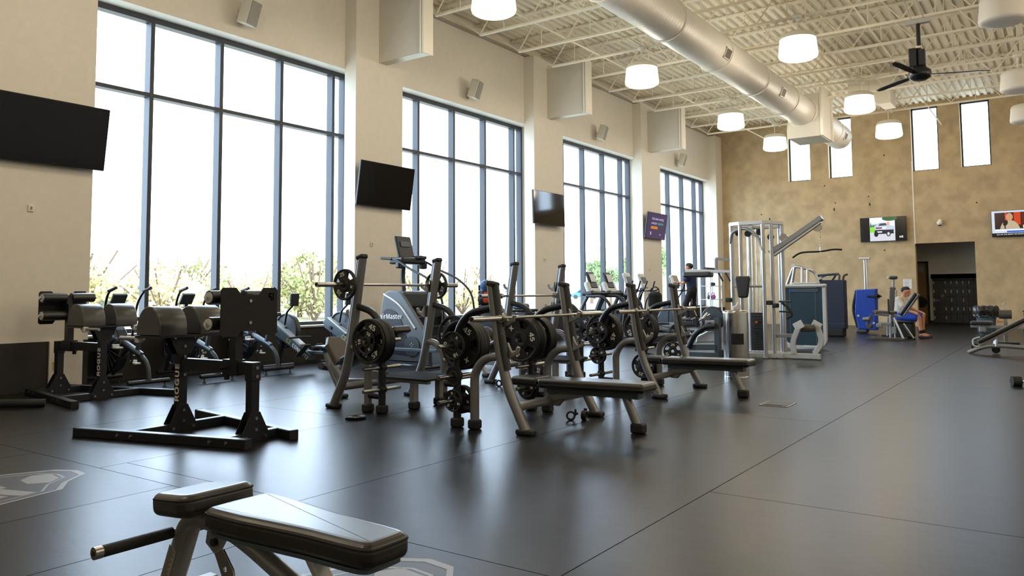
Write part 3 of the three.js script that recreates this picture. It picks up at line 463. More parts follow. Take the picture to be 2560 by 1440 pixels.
stack(incB, BN.incB, 1, .73, 1, [45, 10]); stack(incB, BN.incB, 1, .24, 1, [25]); stack(incB, BN.incB, -1, .73, 1, [45, 45]); stack(incB, BN.incB, -1, .73, -1, [45]);
for (const [z, w] of [[-5.61, 'the window-side end'], [-7.05, 'the inner end']]) plate(25, [-6.07, 1.3, z], z > -6 ? 'medium 25 pound plate on the bar end above the big plate stack' : 'medium 25 pound plate on the bar end near the stair climber', { spin: z > -6 ? .3 : 2.2, group: 'plates on the loaded bar' });
plate(5, [-5.64, .014, -5.36], 'little rubber plate lying flat on the floor', { flat: true, group: 'loose plates' });
function clamp(p, turn, label) {
  const t = thing('bar_clamp', label, 'bar clamp', p, turn, 'black bar clamps on the floor');
  mk('ring', [ext(shapeOf(circ(.045, 24), [circ(.027, 20)]), .045, .004)], M.darkPlastic, t); mk('lever', [rb(.03, .02, .05, .006, .055, .02, 0), rb(.02, .06, .03, .006, .045, .03, 0)], M.blackRubber, t); t.children.forEach((c) => c.position.y = .045); return t;
}
clamp([-3.86, 0, -6.42], .6, 'black bar clamp standing by the flat bench upright'); clamp([-3.76, 0, -6.5], 1.8, 'black bar clamp lying next to another clamp'); clamp([-6.0, 0, -8.2], .3, 'lone black bar clamp beside the incline bench leg');
// ---------------------------------------------------------------- foreground adjustable bench
{
  const t = thing('adjustable_bench', 'black adjustable bench with hourglass back pad and silver frame', 'bench', [-2.2, 0, -1.79]);
  const half = [[-.30, .115], [-.285, .135], [-.24, .142], [-.1, .138], [.05, .122], [.2, .108], [.36, .104], [.44, .098], [.475, .075], [.48, .0]];
  const outl = [...half, ...half.slice(0, -1).reverse().map(([x, y]) => [x, -y]), [-.305, 0]].reverse();
  const lay = (o, th, r, m, nm, p, tilt) => mk(nm, [mv(ext(shapeOf(new THREE.CatmullRomCurve3(o.map(([a, b]) => V(a, b, 0)), true, 'catmullrom', .3).getPoints(90).slice(0, -1).map((v) => [v.x, v.y])), th, r, 5), 0, 0, 0, -Math.PI / 2).rotateZ(tilt).translate(...p)], m, t);
  const vin = M.vinyl;
  lay(outl, .085, .032, vin, 'back_pad', [0, .415, 0], -.01); lay(outl.map(([a, b]) => [a * 1.004, b * 1.012]), .008, .003, M.blackMatte, 'pad_piping', [0, .437, 0], -.01);
  lay(outl.map(([a, b]) => [a * .95, b * .9]), .014, .002, M.slate, 'back_plate', [0, .368, 0], -.01);
  const seat = [[-.15, -.1], [-.12, -.125], [.06, -.15], [.11, -.14], [.13, -.1], [.13, .1], [.11, .14], [.06, .15], [-.12, .125], [-.15, .1]];
  lay(seat, .085, .03, vin, 'seat_pad', [-.5, .43, 0], .13); lay(seat.map(([a, b]) => [a * 1.01, b * 1.01]), .008, .003, M.blackMatte, 'pad_piping', [-.5, .452, 0], .13);
  mk('front_leg', [oval(bend([[-.72, .02, 0], [-.585, .33, 0], [-.5, .365, 0], [-.3, .35, 0]], .1, 8), .065, .085, { ref: [0, 0, 1] })], M.pewter, t);
  mk('main_tube', [oval(bend([[-.42, .36, 0], [-.25, .325, 0], [.1, .2, 0], [.5, .06, 0]], .1, 8), .065, .05, { ref: [0, 0, 1] })], M.pewter, t);
  mk('back_brace', [beam([[.1, .36, .0], [.32, .1, 0]], .06, .03)], M.paleSilver, t);
  mk('hinge_plate', [ext([[-.38, .4], [-.3, .41], [-.28, .33], [-.33, .26], [-.4, .3]], .012, .002).translate(0, 0, .05)], M.pewter, t); mk('hinge_plate', [ext([[-.38, .4], [-.3, .41], [-.28, .33], [-.33, .26], [-.4, .3]], .012, .002).translate(0, 0, -.05)], M.pewter, t);
  mk('adjust_ladder', [ext(shapeOf([[-.33, .28], [-.28, .3], [-.22, .24], [-.2, .17], [-.235, .15], [-.28, .2]], [circ(.009, 10, -.265, .235), circ(.008, 10, -.235, .19)]), .008, .001).translate(0, 0, .062)], M.steel, t);
  mk('adjust_ladder', [ext([[-.16, .17], [-.1, .12], [-.05, .03], [-.1, .02], [-.14, .08], [-.18, .14]], .008, .001).translate(0, 0, .055)], M.steel, t);
  mk('bolt', [cyl(.014, .014, .02, -.335, .315, .062, 14, Math.PI / 2)], M.blackCoat, t); mk('bolt', [cyl(.012, .012, .02, -.225, .165, .068, 14, Math.PI / 2)], M.steel, t);
  mk('grip_tube', [rod([-.615, .3, -.32], [-.615, .3, .34], .012, 14)], M.paleSilver, t); for (const s of [1, -1]) { mk('foam_grip', [rod([-.615, .3, s * .055], [-.615, .3, s * .325], .021, 20)], M.blackRubber, t); mk('grip_end', [rod([-.615, .3, s * .322], [-.615, .3, s * .35], .022, 20)], M.steel, t); mk('end_bore', [rod([-.615, .3, s * .349], [-.615, .3, s * .3515], .009, 12)], M.blackMatte, t); }
  const lab = new THREE.MeshStandardMaterial({ roughness: .7, map: canvasTex(96, 256, (g, w, h) => { g.fillStyle = '#8a8782'; g.fillRect(0, 0, w, h); g.fillStyle = '#3a3836'; for (let i = 0; i < 18; i++) g.fillRect(10, 12 + i * 13, 40 + (i * 23 % 36), 5); }) });
  mk('warning_sticker', [mv(new THREE.PlaneGeometry(.05, .15), -.655, .17, .0435, 0, 0, -.41)], lab, t);
  mk('rear_foot', [beam([[.5, .05, -.22], [.5, .05, .22]], .06, .05)], M.pewter, t); mk('front_foot', [beam([[-.72, .03, -.2], [-.72, .03, .2]], .06, .05)], M.pewter, t);
}
// ---------------------------------------------------------------- glute-ham developers
function ghd(label, p, turn) {
  const t = thing('glute_ham_bench', label, 'exercise bench', p, turn, 'black glute-ham benches'), B = M.blackCoat, q = .076;
  const bolt = (x, y, z, ax, n = t) => mk('bolt', [cyl(.014, .014, .014, x, y, z, 10, ax === 'z' ? Math.PI / 2 : 0, 0, ax === 'x' ? Math.PI / 2 : 0)], M.steel, n);
  for (const s of [1, -1]) {
    mk('base_rail', [beam([[-.55, q / 2, s * .60], [1.18, q / 2, s * .235]], q, q)], B, t);
    mk('rail_end_cap', [mv(rb(.02, q + .004, q + .004, .006), -.555, q / 2, s * .601, 0, s * .21)], M.blackRubber, t); mk('rail_end_cap', [mv(rb(.02, q + .004, q + .004, .006), 1.185, q / 2, s * .234, 0, s * .21)], M.blackRubber, t);
    for (const x of [-.07, .07, .86, 1.02]) bolt(x, .04, s * (.484 - .211 * x + .04), 'z'); for (const x of [-.42, -.38, -.34, -.3]) mk('adjust_hole', [cyl(.007, .007, .004, x, .05, s * (.484 - .211 * x + .04), 8, Math.PI / 2)], M.blackMatte, t);
  }
  mk('cross_member', [beam([[0, q / 2, -.46], [0, q / 2, .46]], q, q)], B, t); mk('cross_member', [beam([[.95, q / 2, -.26], [.95, q / 2, .26]], q, q)], B, t);
  for (const [X, s] of [[0, 1], [0, -1], [.95, 1], [.95, -1]]) { mk('gusset_plate', [mv(ext([[-.14, .0], [.14, .0], [.14, .06], [.045, .24], [-.045, .24], [-.14, .06]], .006, .001), X + s * .042, .0, 0, 0, Math.PI / 2)], B, t); for (const [z, y] of [[-.1, .04], [.1, .04], [0, .1], [0, .19]]) bolt(X + s * .05, y, z, 'x'); }
  mk('pad_post', [cb(-q / 2, q / 2, .05, .82, -q / 2, q / 2)], B, t); mk('rear_post', [cb(.95 - q / 2, .95 + q / 2, .05, .64, -q / 2, q / 2)], B, t); mk('post_sleeve', [rb(.092, .15, .092, .006, .95, .57, 0)], B, t); for (const y of [.6, .53]) { bolt(1.0, y, 0, 'x'); }
  for (const s of [1, -1]) { const g = text('ROGUE', .058, .002, { sx: 1.25 }); g.rotateZ(Math.PI / 2); if (s < 0) g.rotateY(Math.PI); mk('lettering', [g.translate(0, .43, s * (q / 2 + .001))], M.letter, t); }
  mk('beam', [cb(.03, .93, .545, .645, -.032, .032)], B, t); for (let k = 0; k < 12; k++) if (k < 7 || k > 9) mk('adjust_hole', [cyl(.009, .009, .067, .3 + k * .045, .59, 0, 10, Math.PI / 2)], M.blackMatte, t);
  mk('head_plate', [mv(ext([[-.16, .86], [.16, .86], [.07, .68], [-.07, .68]], .006, .001), .042, 0, 0, 0, Math.PI / 2)], B, t); mk('head_plate', [mv(ext([[-.16, .86], [.16, .86], [.07, .68], [-.07, .68]], .006, .001), -.042, 0, 0, 0, Math.PI / 2)], B, t); for (const [z, y] of [[-.1, .83], [.1, .83], [0, .75], [0, .66], [0, .5]]) bolt(.05, y, z, 'x');
  mk('pad_tray', [cb(-.17, .17, .835, .855, -.34, .34)], B, t);
  const D = []; for (let i = 0; i <= 24; i++) { const a = Math.PI * i / 24; D.push([-.17 * Math.cos(a), .25 * Math.pow(Math.sin(a), .8)]); }
  for (const s of [1, -1]) { mk('thigh_pad', [toCreasedNormals(clean(ext(D.slice().reverse(), .27, .012, 3)), .7).translate(0, .857, s * .195)], M.vinyl, t); for (const f of [1, -1]) { const e = mk('pad_end_panel', [ext(D.slice().reverse().map(([a, b]) => [a * .93, b * .94 + .004]), .006, .002).translate(0, .858, s * .195 + f * .134)], M.vinylGrey, t); } }
  for (const s of [1, -1]) { mk('grab_handle', [tube(bend([[-.1, .825, s * .3], [-.45, .825, s * .3]], .05), .017)], M.silver, t); mk('handle_cap', [rb(.05, .06, .06, .01, -.17, .82, s * .3)], M.lightPlastic, t); }
  // sliding foot plate
  const c = new THREE.Group(); c.name = 'foot_carriage'; t.add(c);
  mk('carriage_sleeve', [cb(.62, .8, .53, .66, -.045, .045)], B, c); mk('carriage_post', [cb(.7, .775, .65, 1.1, -.037, .037)], B, c); mk('lock_knob', [cyl(.022, .022, .06, .66, .52, .03, 12), rod([.66, .59, .04], [.66, .59, .1], .014)], M.blackMatte, c);
  mk('foot_plate', [mv(ext(shapeOf([[-.29, .88], [-.27, .86], [-.12, .86], [-.09, .9], [.09, .9], [.12, .86], [.27, .86], [.29, .88], [.29, 1.24], [.27, 1.26], [.14, 1.26], [.09, 1.2], [-.09, 1.2], [-.14, 1.26], [-.27, 1.26], [-.29, 1.24]]), .008, .001), .9, 0, 0, 0, Math.PI / 2)], M.blackMatte, c);
  const R = text('R', .05, .002).applyMatrix4(new THREE.Matrix4().makeScale(-1, 1, 1)); const lg = mk('plate_logo', [cb(-.02, -.012, -.03, .03, -.001, .001), cb(.0, .03, .018, .03, -.001, .001), cb(.0, .03, -.006, .004, -.001, .001), cb(.022, .032, -.006, .03, -.001, .001), mv(cb(-.004, .004, -.03, .0, -.001, .001), .014, -.004, 0, 0, 0, -.5)].map((g) => g.scale(-1, 1, 1).rotateY(Math.PI / 2).translate(.9055, 1.185, -.225)), M.letter, c); lg.material = M.letter;
  for (const y of [.97, 1.15]) bolt(.906, y, 0, 'x', c);
  for (const y of [1.18, .965]) for (const s of [1, -1]) { mk('foam_roller', [rod([.78, y, s * .035], [.78, y, s * .31], .058, 24)], M.vinyl, c); mk('roller_cap', [rod([.78, y, s * .31], [.78, y, s * .318], .046, 20)], M.lightPlastic, c); mk('roller_nut', [rod([.78, y, s * .318], [.78, y, s * .345], .018, 12)], M.chrome, c); }
  mk('roller_bracket', [cb(.745, .89, .93, 1.21, -.035, .035)], B, c); return t;
}
ghd('black glute-ham bench with its footplate turned to the open floor', [-6.4575, 0, -4.032], rad(3.2)); ghd('black glute-ham bench standing near the beige pier', [-9.28, 0, -4.78], rad(182.5));
// ---------------------------------------------------------------- air bikes
function bike(label, p, turn, console) {
  const t = thing('air_bike', label, 'exercise bike', p, turn, 'black fan bikes by the window');
  mk('rear_stabilizer', [tube([[0, .09, -.28], [0, .09, .28]], .03)], M.blackCoat, t); mk('front_stabilizer', [tube([[1.12, .09, -.25], [1.12, .09, .25]], .03)], M.blackCoat, t);
  for (const [x, z] of [[0, -.22], [0, .22], [1.12, -.2], [1.12, .2]]) mk('leveling_foot', [cyl(.008, .008, .06, x, .045, z, 8), cyl(.03, .02, .02, x, .01, z, 12)], M.blackRubber, t);
  mk('rear_tube', [oval(bend([[0, .1, 0], [.03, .3, 0], [.2, .42, 0], [.55, .52, 0]], .12), .07, .05, { ref: [0, 0, 1] })], M.grayPlastic, t);
  mk('main_frame', [oval(bend([[.18, .42, 0], [.55, .55, 0], [.95, .66, 0]], .1), .08, .06, { ref: [0, 0, 1] })], M.slate, t); mk('down_tube', [oval([[.5, .5, 0], [1.1, .12, 0]], .06, .05, { ref: [0, 0, 1] })], M.blackCoat, t); mk('fork', [oval([[.95, .66, .12], [1.1, .12, .12]], .05, .04), oval([[.95, .66, -.12], [1.1, .12, -.12]], .05, .04)], M.blackCoat, t);
  mk('seat_mast', [beam([[.3, .42, 0], [.2, .86, 0]], .05, .05)], M.grayPlastic, t); mk('seat_clamp', [rod([.2, .84, -.04], [.2, .84, .04], .025)], M.chrome, t);
  mk('saddle', [mv(ext(shapeOf([[-.12, -.1], [-.05, -.12], [.06, -.06], [.16, -.025], [.17, .025], [.06, .06], [-.05, .12], [-.12, .1]]), .06, .02, 3), .19, .9, 0, -Math.PI / 2)], M.vinyl, t);
  const f = mk('fan_cage', [ext(shapeOf(circ(.34, 40), [circ(.31, 40)]), .14, .01).translate(.95, .5, 0), ext(shapeOf(circ(.1, 24)), .16, .01).translate(.95, .5, 0)], M.blackCoat, t);
  for (let k = 0; k < 20; k++) { const a = k / 20 * 2 * Math.PI; mk('cage_wire', [rod([.95 + .1 * Math.cos(a), .5 + .1 * Math.sin(a), .075], [.95 + .32 * Math.cos(a), .5 + .32 * Math.sin(a), .07], .004, 5), rod([.95 + .1 * Math.cos(a), .5 + .1 * Math.sin(a), -.075], [.95 + .32 * Math.cos(a), .5 + .32 * Math.sin(a), -.07], .004, 5)], M.grayPlastic, f); }
  mk('fan_disc', [cyl(.3, .3, .02, .95, .5, 0, 36, Math.PI / 2)], M.darkPlastic, t);
  for (const s of [1, -1]) {
    mk('swing_arm', [tube(bend([[.8, .32, s * .2], [.78, .75, s * .2], [.72, 1.1, s * .22], [.6, 1.26, s * .24], [.44, 1.3, s * .24]], .1), .016)], M.blackCoat, t); mk('handle_grip', [tube([[.6, 1.262, s * .24], [.42, 1.303, s * .24]], .021)], M.blackRubber, t);
    mk('crank', [rod([.55, .4, s * .1], [.55 + s * .1, .4 - s * .12, s * .12], .014)], M.steel, t); mk('pedal', [rb(.11, .025, .09, .008, .55 + s * .1, .4 - s * .12, s * .18), rb(.03, .05, .09, .008, .6 + s * .1, .42 - s * .12, s * .18)], M.lightPlastic, t); mk('foot_peg', [rod([.95, .5, s * .08], [.95, .5, s * .2], .016)], M.silver, t);
  }
  mk('mast', [beam([[.92, .66, 0], [.82, 1.1, 0]], .05, .05)], M.blackCoat, t); mk('console', [mv(rb(.05, .18, .2, .015), .8, 1.15, 0, 0, 0, .6)], M.grayPlastic, t); mk('console_screen', [mv(rb(.012, .09, .15, .004), .775, 1.165, 0, 0, 0, .6)], M.lightPlastic, t); if (console) mk('shield', [mv(cb(-.005, .005, -.1, .1, -.2, .2), .98, 1.08, 0, 0, 0, 1.0)], M.glassy, t);
}
mat('glassy', '#dfe7ea', .1, 0, { transmission: .8, thickness: 0 });
bike('black fan bike with a clear shield behind the pier-side bench', [-9.72, 0, -5.62], Math.PI, true); bike('black fan bike standing between two other fan bikes', [-9.66, 0, -6.6], Math.PI, false); bike('black fan bike nearest the rowing machines', [-9.8, 0, -7.72], Math.PI, false);
// ---------------------------------------------------------------- rowing machines
function rower(label, p) {
  const t = thing('rowing_machine', label, 'rowing machine', p, 0, 'rowing machines by the window');   // +x: rail end; flywheel at origin
  mk('front_foot', [tube([[-.12, .05, -.3], [-.12, .05, .3]], .03)], M.blackCoat, t); mk('front_leg', [beam([[-.12, .05, 0], [.0, .55, 0]], .06, .06)], M.blackCoat, t);
  mk('housing', [ext(shapeOf([[-.34, .72], [-.25, .8], [.5, .38], [.72, .26], [.7, .18], [.5, .24], [-.3, .62]]), .12, .01)], M.slate, t);
  mk('flywheel_cage', [ext(shapeOf(circ(.27, 40)), .09, .02, 3).translate(0, .62, -.09)], M.grayPlastic, t); mk('flywheel_rim', [new THREE.TorusGeometry(.265, .02, 8, 40).translate(0, .62, -.045)], M.blackCoat, t); mk('flywheel_hub', [cyl(.06, .06, .04, 0, .62, -.02, 20, Math.PI / 2), cyl(.03, .03, .04, -.12, .62, .06, 16, Math.PI / 2)], M.blackCoat, t); mk('chain_cover', [mv(cb(-.4, .4, -.012, .012, -.05, .05), .12, .6, 0, 0, 0, -.5)], M.paleSilver, t);
  mk('lettering', [text('C2', .07, .002).rotateZ(-.5).translate(.2, .46, .0615)], M.gold, t); mk('lettering', [text('CONCEPT2', .06, .002).rotateZ(-.5).translate(.48, .31, .0615)], M.letter, t);
  mk('monitor_arm', [beam(bend([[.05, .72, .02], [.12, .92, .04], [.32, 1.05, .06]], .05), .035, .025)], M.blackCoat, t); mk('monitor', [mv(rb(.04, .2, .16, .01), .33, 1.12, .06, 0, 0, -.1)], M.darkPlastic, t);
  for (const s of [1, -1]) { mk('foot_rest', [mv(rb(.3, .02, .11, .008), .62, .33, s * .12, 0, 0, .7)], M.darkPlastic, t); mk('foot_strap', [mv(rb(.02, .05, .13, .008), .62, .37, s * .12, 0, 0, .7)], M.blackRubber, t); }
  mk('handle', [tube([[.4, .52, -.22], [.42, .53, 0], [.4, .52, .22]], .016)], M.blackRubber, t);
  mk('rail', [beam([[.55, .3, 0], [2.25, .3, 0]], .06, .05)], M.slate, t); mk('rail_track', [cb(.7, 2.22, .325, .332, -.022, .022)], M.chrome, t);
  mk('seat', [mv(ext(shapeOf([[-.13, -.15], [.0, -.12], [.12, -.15], [.14, 0], [.12, .15], [0, .12], [-.13, .15]]), .04, .014, 2), 1.05, .4, 0, -Math.PI / 2)], M.grayPlastic, t); mk('seat_carriage', [cb(.97, 1.13, .33, .38, -.06, .06)], M.blackCoat, t);
  mk('rear_leg', [beam([[2.1, .29, 0], [2.12, .05, 0]], .05, .05)], M.blackCoat, t); mk('rear_foot', [tube([[2.12, .04, -.2], [2.12, .04, .2]], .03)], M.blackCoat, t);
}
rower('rowing machine next to the fan bikes under the window', [-10.35, 0, -8.25]); rower('rowing machine beside the first column and incline bench', [-10.35, 0, -9.42]);
// ---------------------------------------------------------------- stair climber
{
  const t = thing('stair_climber', 'grey and black stair climber machine with tall console', 'stair climber', [-9.35, 0, -10.22], 0);  // user faces -x
  const side = [[-.32, .06], [-.38, .4], [-.36, .9], [-.3, 1.18], [-.16, 1.26], [.1, 1.22], [.42, .86], [.78, .42], [.95, .22], [.95, .06]];
  const panel = shapeOf(new THREE.CatmullRomCurve3(side.map(([a, b]) => V(a, b, 0)), true, 'catmullrom', .35).getPoints(70).slice(0, -1).map((v) => [v.x, v.y]));
  for (const s of [1, -1]) {
    mk('side_panel', [ext(panel, .07, .02, 2).translate(0, 0, s * .38)], mat('stairGrey', '#5a6064', .42, .1), t);
    mk('panel_inset', [ext(shapeOf(spline([[-.34, .2, 0], [-.35, .7, 0], [-.24, .94, 0], [.02, .88, 0], [.24, .5, 0], [.3, .16, 0]], 30).map((v) => [v.x, v.y])), .012, .003).translate(0, 0, s * .418)], M.darkPlastic, t);
    mk('pivot_disc', [cyl(.17, .17, .03, .38, .32, s * .42, 32, Math.PI / 2)], M.grayPlastic, t); for (const [a, b] of [[0, 0], [.03, .03], [-.03, .03], [.03, -.03], [-.03, -.03], [.0, .055], [0, -.055]]) mk('vent_dot', [cyl(.008, .008, .006, .38 + a, .32 + b, s * .437, 8, Math.PI / 2)], M.lightPlastic, t);
    mk('handrail', [tube(spline([[-.38, 1.82, s * .34], [-.1, 1.8, s * .36], [.3, 1.62, s * .38], [.7, 1.45, s * .4], [.98, 1.2, s * .41], [1.05, .8, s * .41], [.95, .45, s * .41]], 40), .019)], M.blackCoat, t); mk('rail_grip', [tube([[-.42, 1.83, s * .34], [-.15, 1.81, s * .36]], .026)], M.blackRubber, t);
    mk('rail_highlight_strip', [tube(spline([[-.3, 1.2, s * .4], [.1, 1.0, s * .42], [.45, .62, s * .42]], 14), .02)], M.paleSilver, t);  // pale strip stands in for the highlight along the panel edge
  }
  mk('lettering', [text('StairMaster', .085, .003, { sx: .95 }).translate(-.16, .82, .427)], M.letter, t);
  mk('console_post', [tube(bend([[-.2, 1.2, 0], [-.24, 1.55, 0], [-.2, 1.8, 0]], .1), .045)], M.blackCoat, t); mk('console_base', [rb(.34, .12, .62, .04, -.12, 1.78, 0), rb(.1, .12, .14, .03, -.02, 1.7, .3), rb(.1, .12, .14, .03, -.02, 1.7, -.3)], M.blackCoat, t);
  mk('console', [mv(rb(.07, .42, .4, .05, 0, 0, 0, 0, 0, 0, 4), -.2, 2.02, 0, 0, 0, .28)], M.darkPlastic, t); mk('console_screen', [mv(rb(.012, .1, .24, .004), -.172, 2.08, 0, 0, 0, .28)], M.slate, t); mk('control_pod', [rb(.2, .06, .18, .02, .02, 1.84, -.16)], M.darkPlastic, t); mk('stop_button', [rb(.1, .012, .08, .004, .02, 1.873, -.16)], M.red, t);
  for (let k = 0; k < 6; k++) { mk('stair_step', [cb(.02 + k * .16, .26 + k * .16, .98 - k * .17, 1.0 - k * .17, -.34, .34), cb(.02 + k * .16, .04 + k * .16, .98 - k * .17, 1.14 - k * .17, -.34, .34)], M.blackCoat, t); }
  mk('shroud', [rb(.5, .3, .68, .06, -.12, 1.1, 0)], M.grayPlastic, t); for (const q of [.38, -.38]) mk('base_frame', [beam([[-.3, .05, q], [1.0, .05, q]], .07, .06)], M.slate, t);
}
// ---------------------------------------------------------------- treadmills and ellipticals facing the window
function treadmill(label, p) {
  const t = thing('treadmill', label, 'treadmill', p, Math.PI, 'treadmills along the window'); t.scale.z = .9;   // +X local: front (window side)
  mk('deck', [rb(2.0, .14, .84, .03, -.5, .16, 0)], M.darkPlastic, t); mk('belt', [cb(-1.4, .4, .228, .236, -.26, .26)], M.blackRubber, t); mk('motor_hood', [rb(.5, .2, .84, .08, .45, .2, 0)], M.slate, t);
  for (const s of [1, -1]) { mk('upright', [oval(bend([[.45, .15, s * .42], [.2, .9, s * .42], [.06, 1.14, s * .4]], .15), .1, .05, { ref: [0, 0, 1] })], M.slate, t); mk('handrail', [tube(bend([[.1, 1.12, s * .4], [-.35, 1.12, s * .42], [-.55, .9, s * .42], [-.45, .3, s * .42]], .12), .035)], M.blackCoat, t); }
  mk('console_shelf', [rb(.3, .1, .84, .04, .08, 1.18, 0)], M.blackCoat, t); mk('console_back', [mv(rb(.12, .3, .62, .06), .14, 1.32, 0, 0, 0, -.35)], M.lightPlastic, t); mk('console', [mv(rb(.06, .42, .36, .025), .16, 1.5, 0, 0, 0, -.35)], M.darkPlastic, t); mk('console_screen', [mv(rb(.012, .2, .27, .004), .125, 1.55, 0, 0, 0, -.35)], M.lightPlastic, t);
  mk('cup_holder', [cyl(.06, .05, .1, .0, 1.2, .3, 16), cyl(.06, .05, .1, .0, 1.2, -.3, 16)], M.blackCoat, t);
}
function elliptical(label, p, towel) {
  const t = thing('elliptical_trainer', label, 'elliptical', p, Math.PI, 'elliptical trainers along the window');
  mk('base', [rb(1.7, .1, .3, .03, -.3, .08, 0), rb(.1, .1, .7, .03, .5, .06, 0), rb(.1, .1, .7, .03, -1.1, .06, 0)], M.darkPlastic, t); mk('drive_shroud', [ext(shapeOf([[-.1, .12], [.55, .12], [.6, .5], [.4, .85], [.15, .8], [-.05, .5]]), .3, .04, 2)], M.grayPlastic, t);
  mk('mast', [beam([[.3, .7, 0], [.12, 1.32, 0]], .09, .07)], M.blackCoat, t); mk('console', [mv(rb(.09, .42, .34, .05), .1, 1.5, 0, 0, 0, -.35)], M.lightPlastic, t); mk('console_screen', [mv(rb(.012, .17, .24, .004), .052, 1.53, 0, 0, 0, -.35)], M.slate, t);
  for (const s of [1, -1]) { mk('swing_arm', [tube(bend([[.2, .35, s * .26], [.16, .95, s * .26], [-.06, 1.28, s * .25], [-.14, 1.5, s * .22]], .15), .02)], M.blackCoat, t); mk('fixed_handle', [tube(bend([[.1, 1.24, s * .05], [-.18, 1.24, s * .2], [-.28, 1.3, s * .16]], .06), .018)], M.blackRubber, t); mk('pedal_arm', [beam([[.2, .36 + s * .06, s * .2], [-.9, .3 - s * .04, s * .2]], .06, .06)], M.pewter, t); mk('foot_pedal', [rb(.36, .04, .16, .015, -.35, .36 + s * .02, s * .2)], M.blackRubber, t); }
  if (towel) mk('draped_towel', [mv(rb(.03, .34, .36, .012), .05, 1.53, 0, 0, 0, -.35), mv(rb(.03, .2, .36, .012), .17, 1.55, 0, 0, 0, -.35)], mat('towel', '#b9b0a2', .95), t);
}
treadmill('treadmill whose pale console stands first after the second column', [-9.05, 0, -16.35]); treadmill('treadmill between another treadmill and an elliptical', [-9.05, 0, -17.2]);
elliptical('grey-console elliptical next to the treadmills', [-9.05, 0, -18.15]); elliptical('grey-console elliptical with a dark bag hung on its rail', [-9.05, 0, -19.0]); elliptical('elliptical with a towel draped over the console, in use', [-9.15, 0, -21.3], true);
// ---------------------------------------------------------------- stainless bin
{
  const t = thing('steel_bin', 'tall cylindrical stainless steel bin with dark slot and tissue on top', 'bin', [-3.78, 0, -10.78]);
  mk('bin_shell', [lathe([[0, .0], [.165, 0], [.17, .01], [.17, .92], [.165, .93]], 48)], M.brushed, t); mk('base_ring', [lathe([[.172, .0], [.174, .03], [.17, .035]], 48)], M.chrome, t); mk('lid', [lathe([[.172, .9], [.174, .93], [.12, .945], [0, .945]], 48)], M.steel, t);
  const s = mk('waste_slot', [new THREE.CylinderGeometry(.1715, .1715, .15, 16, 1, true, -.52, 1.04)], M.blackMatte, t); s.position.y = .55; s.rotation.y = rad(27);
  mk('tissue', [mv(ext([[-.05, 0], [.05, 0], [.06, .06], [.02, .12], [-.01, .07], [-.06, .05]], .04, .015), .02, .945, 0, 0, .4)], M.paper, t);
}
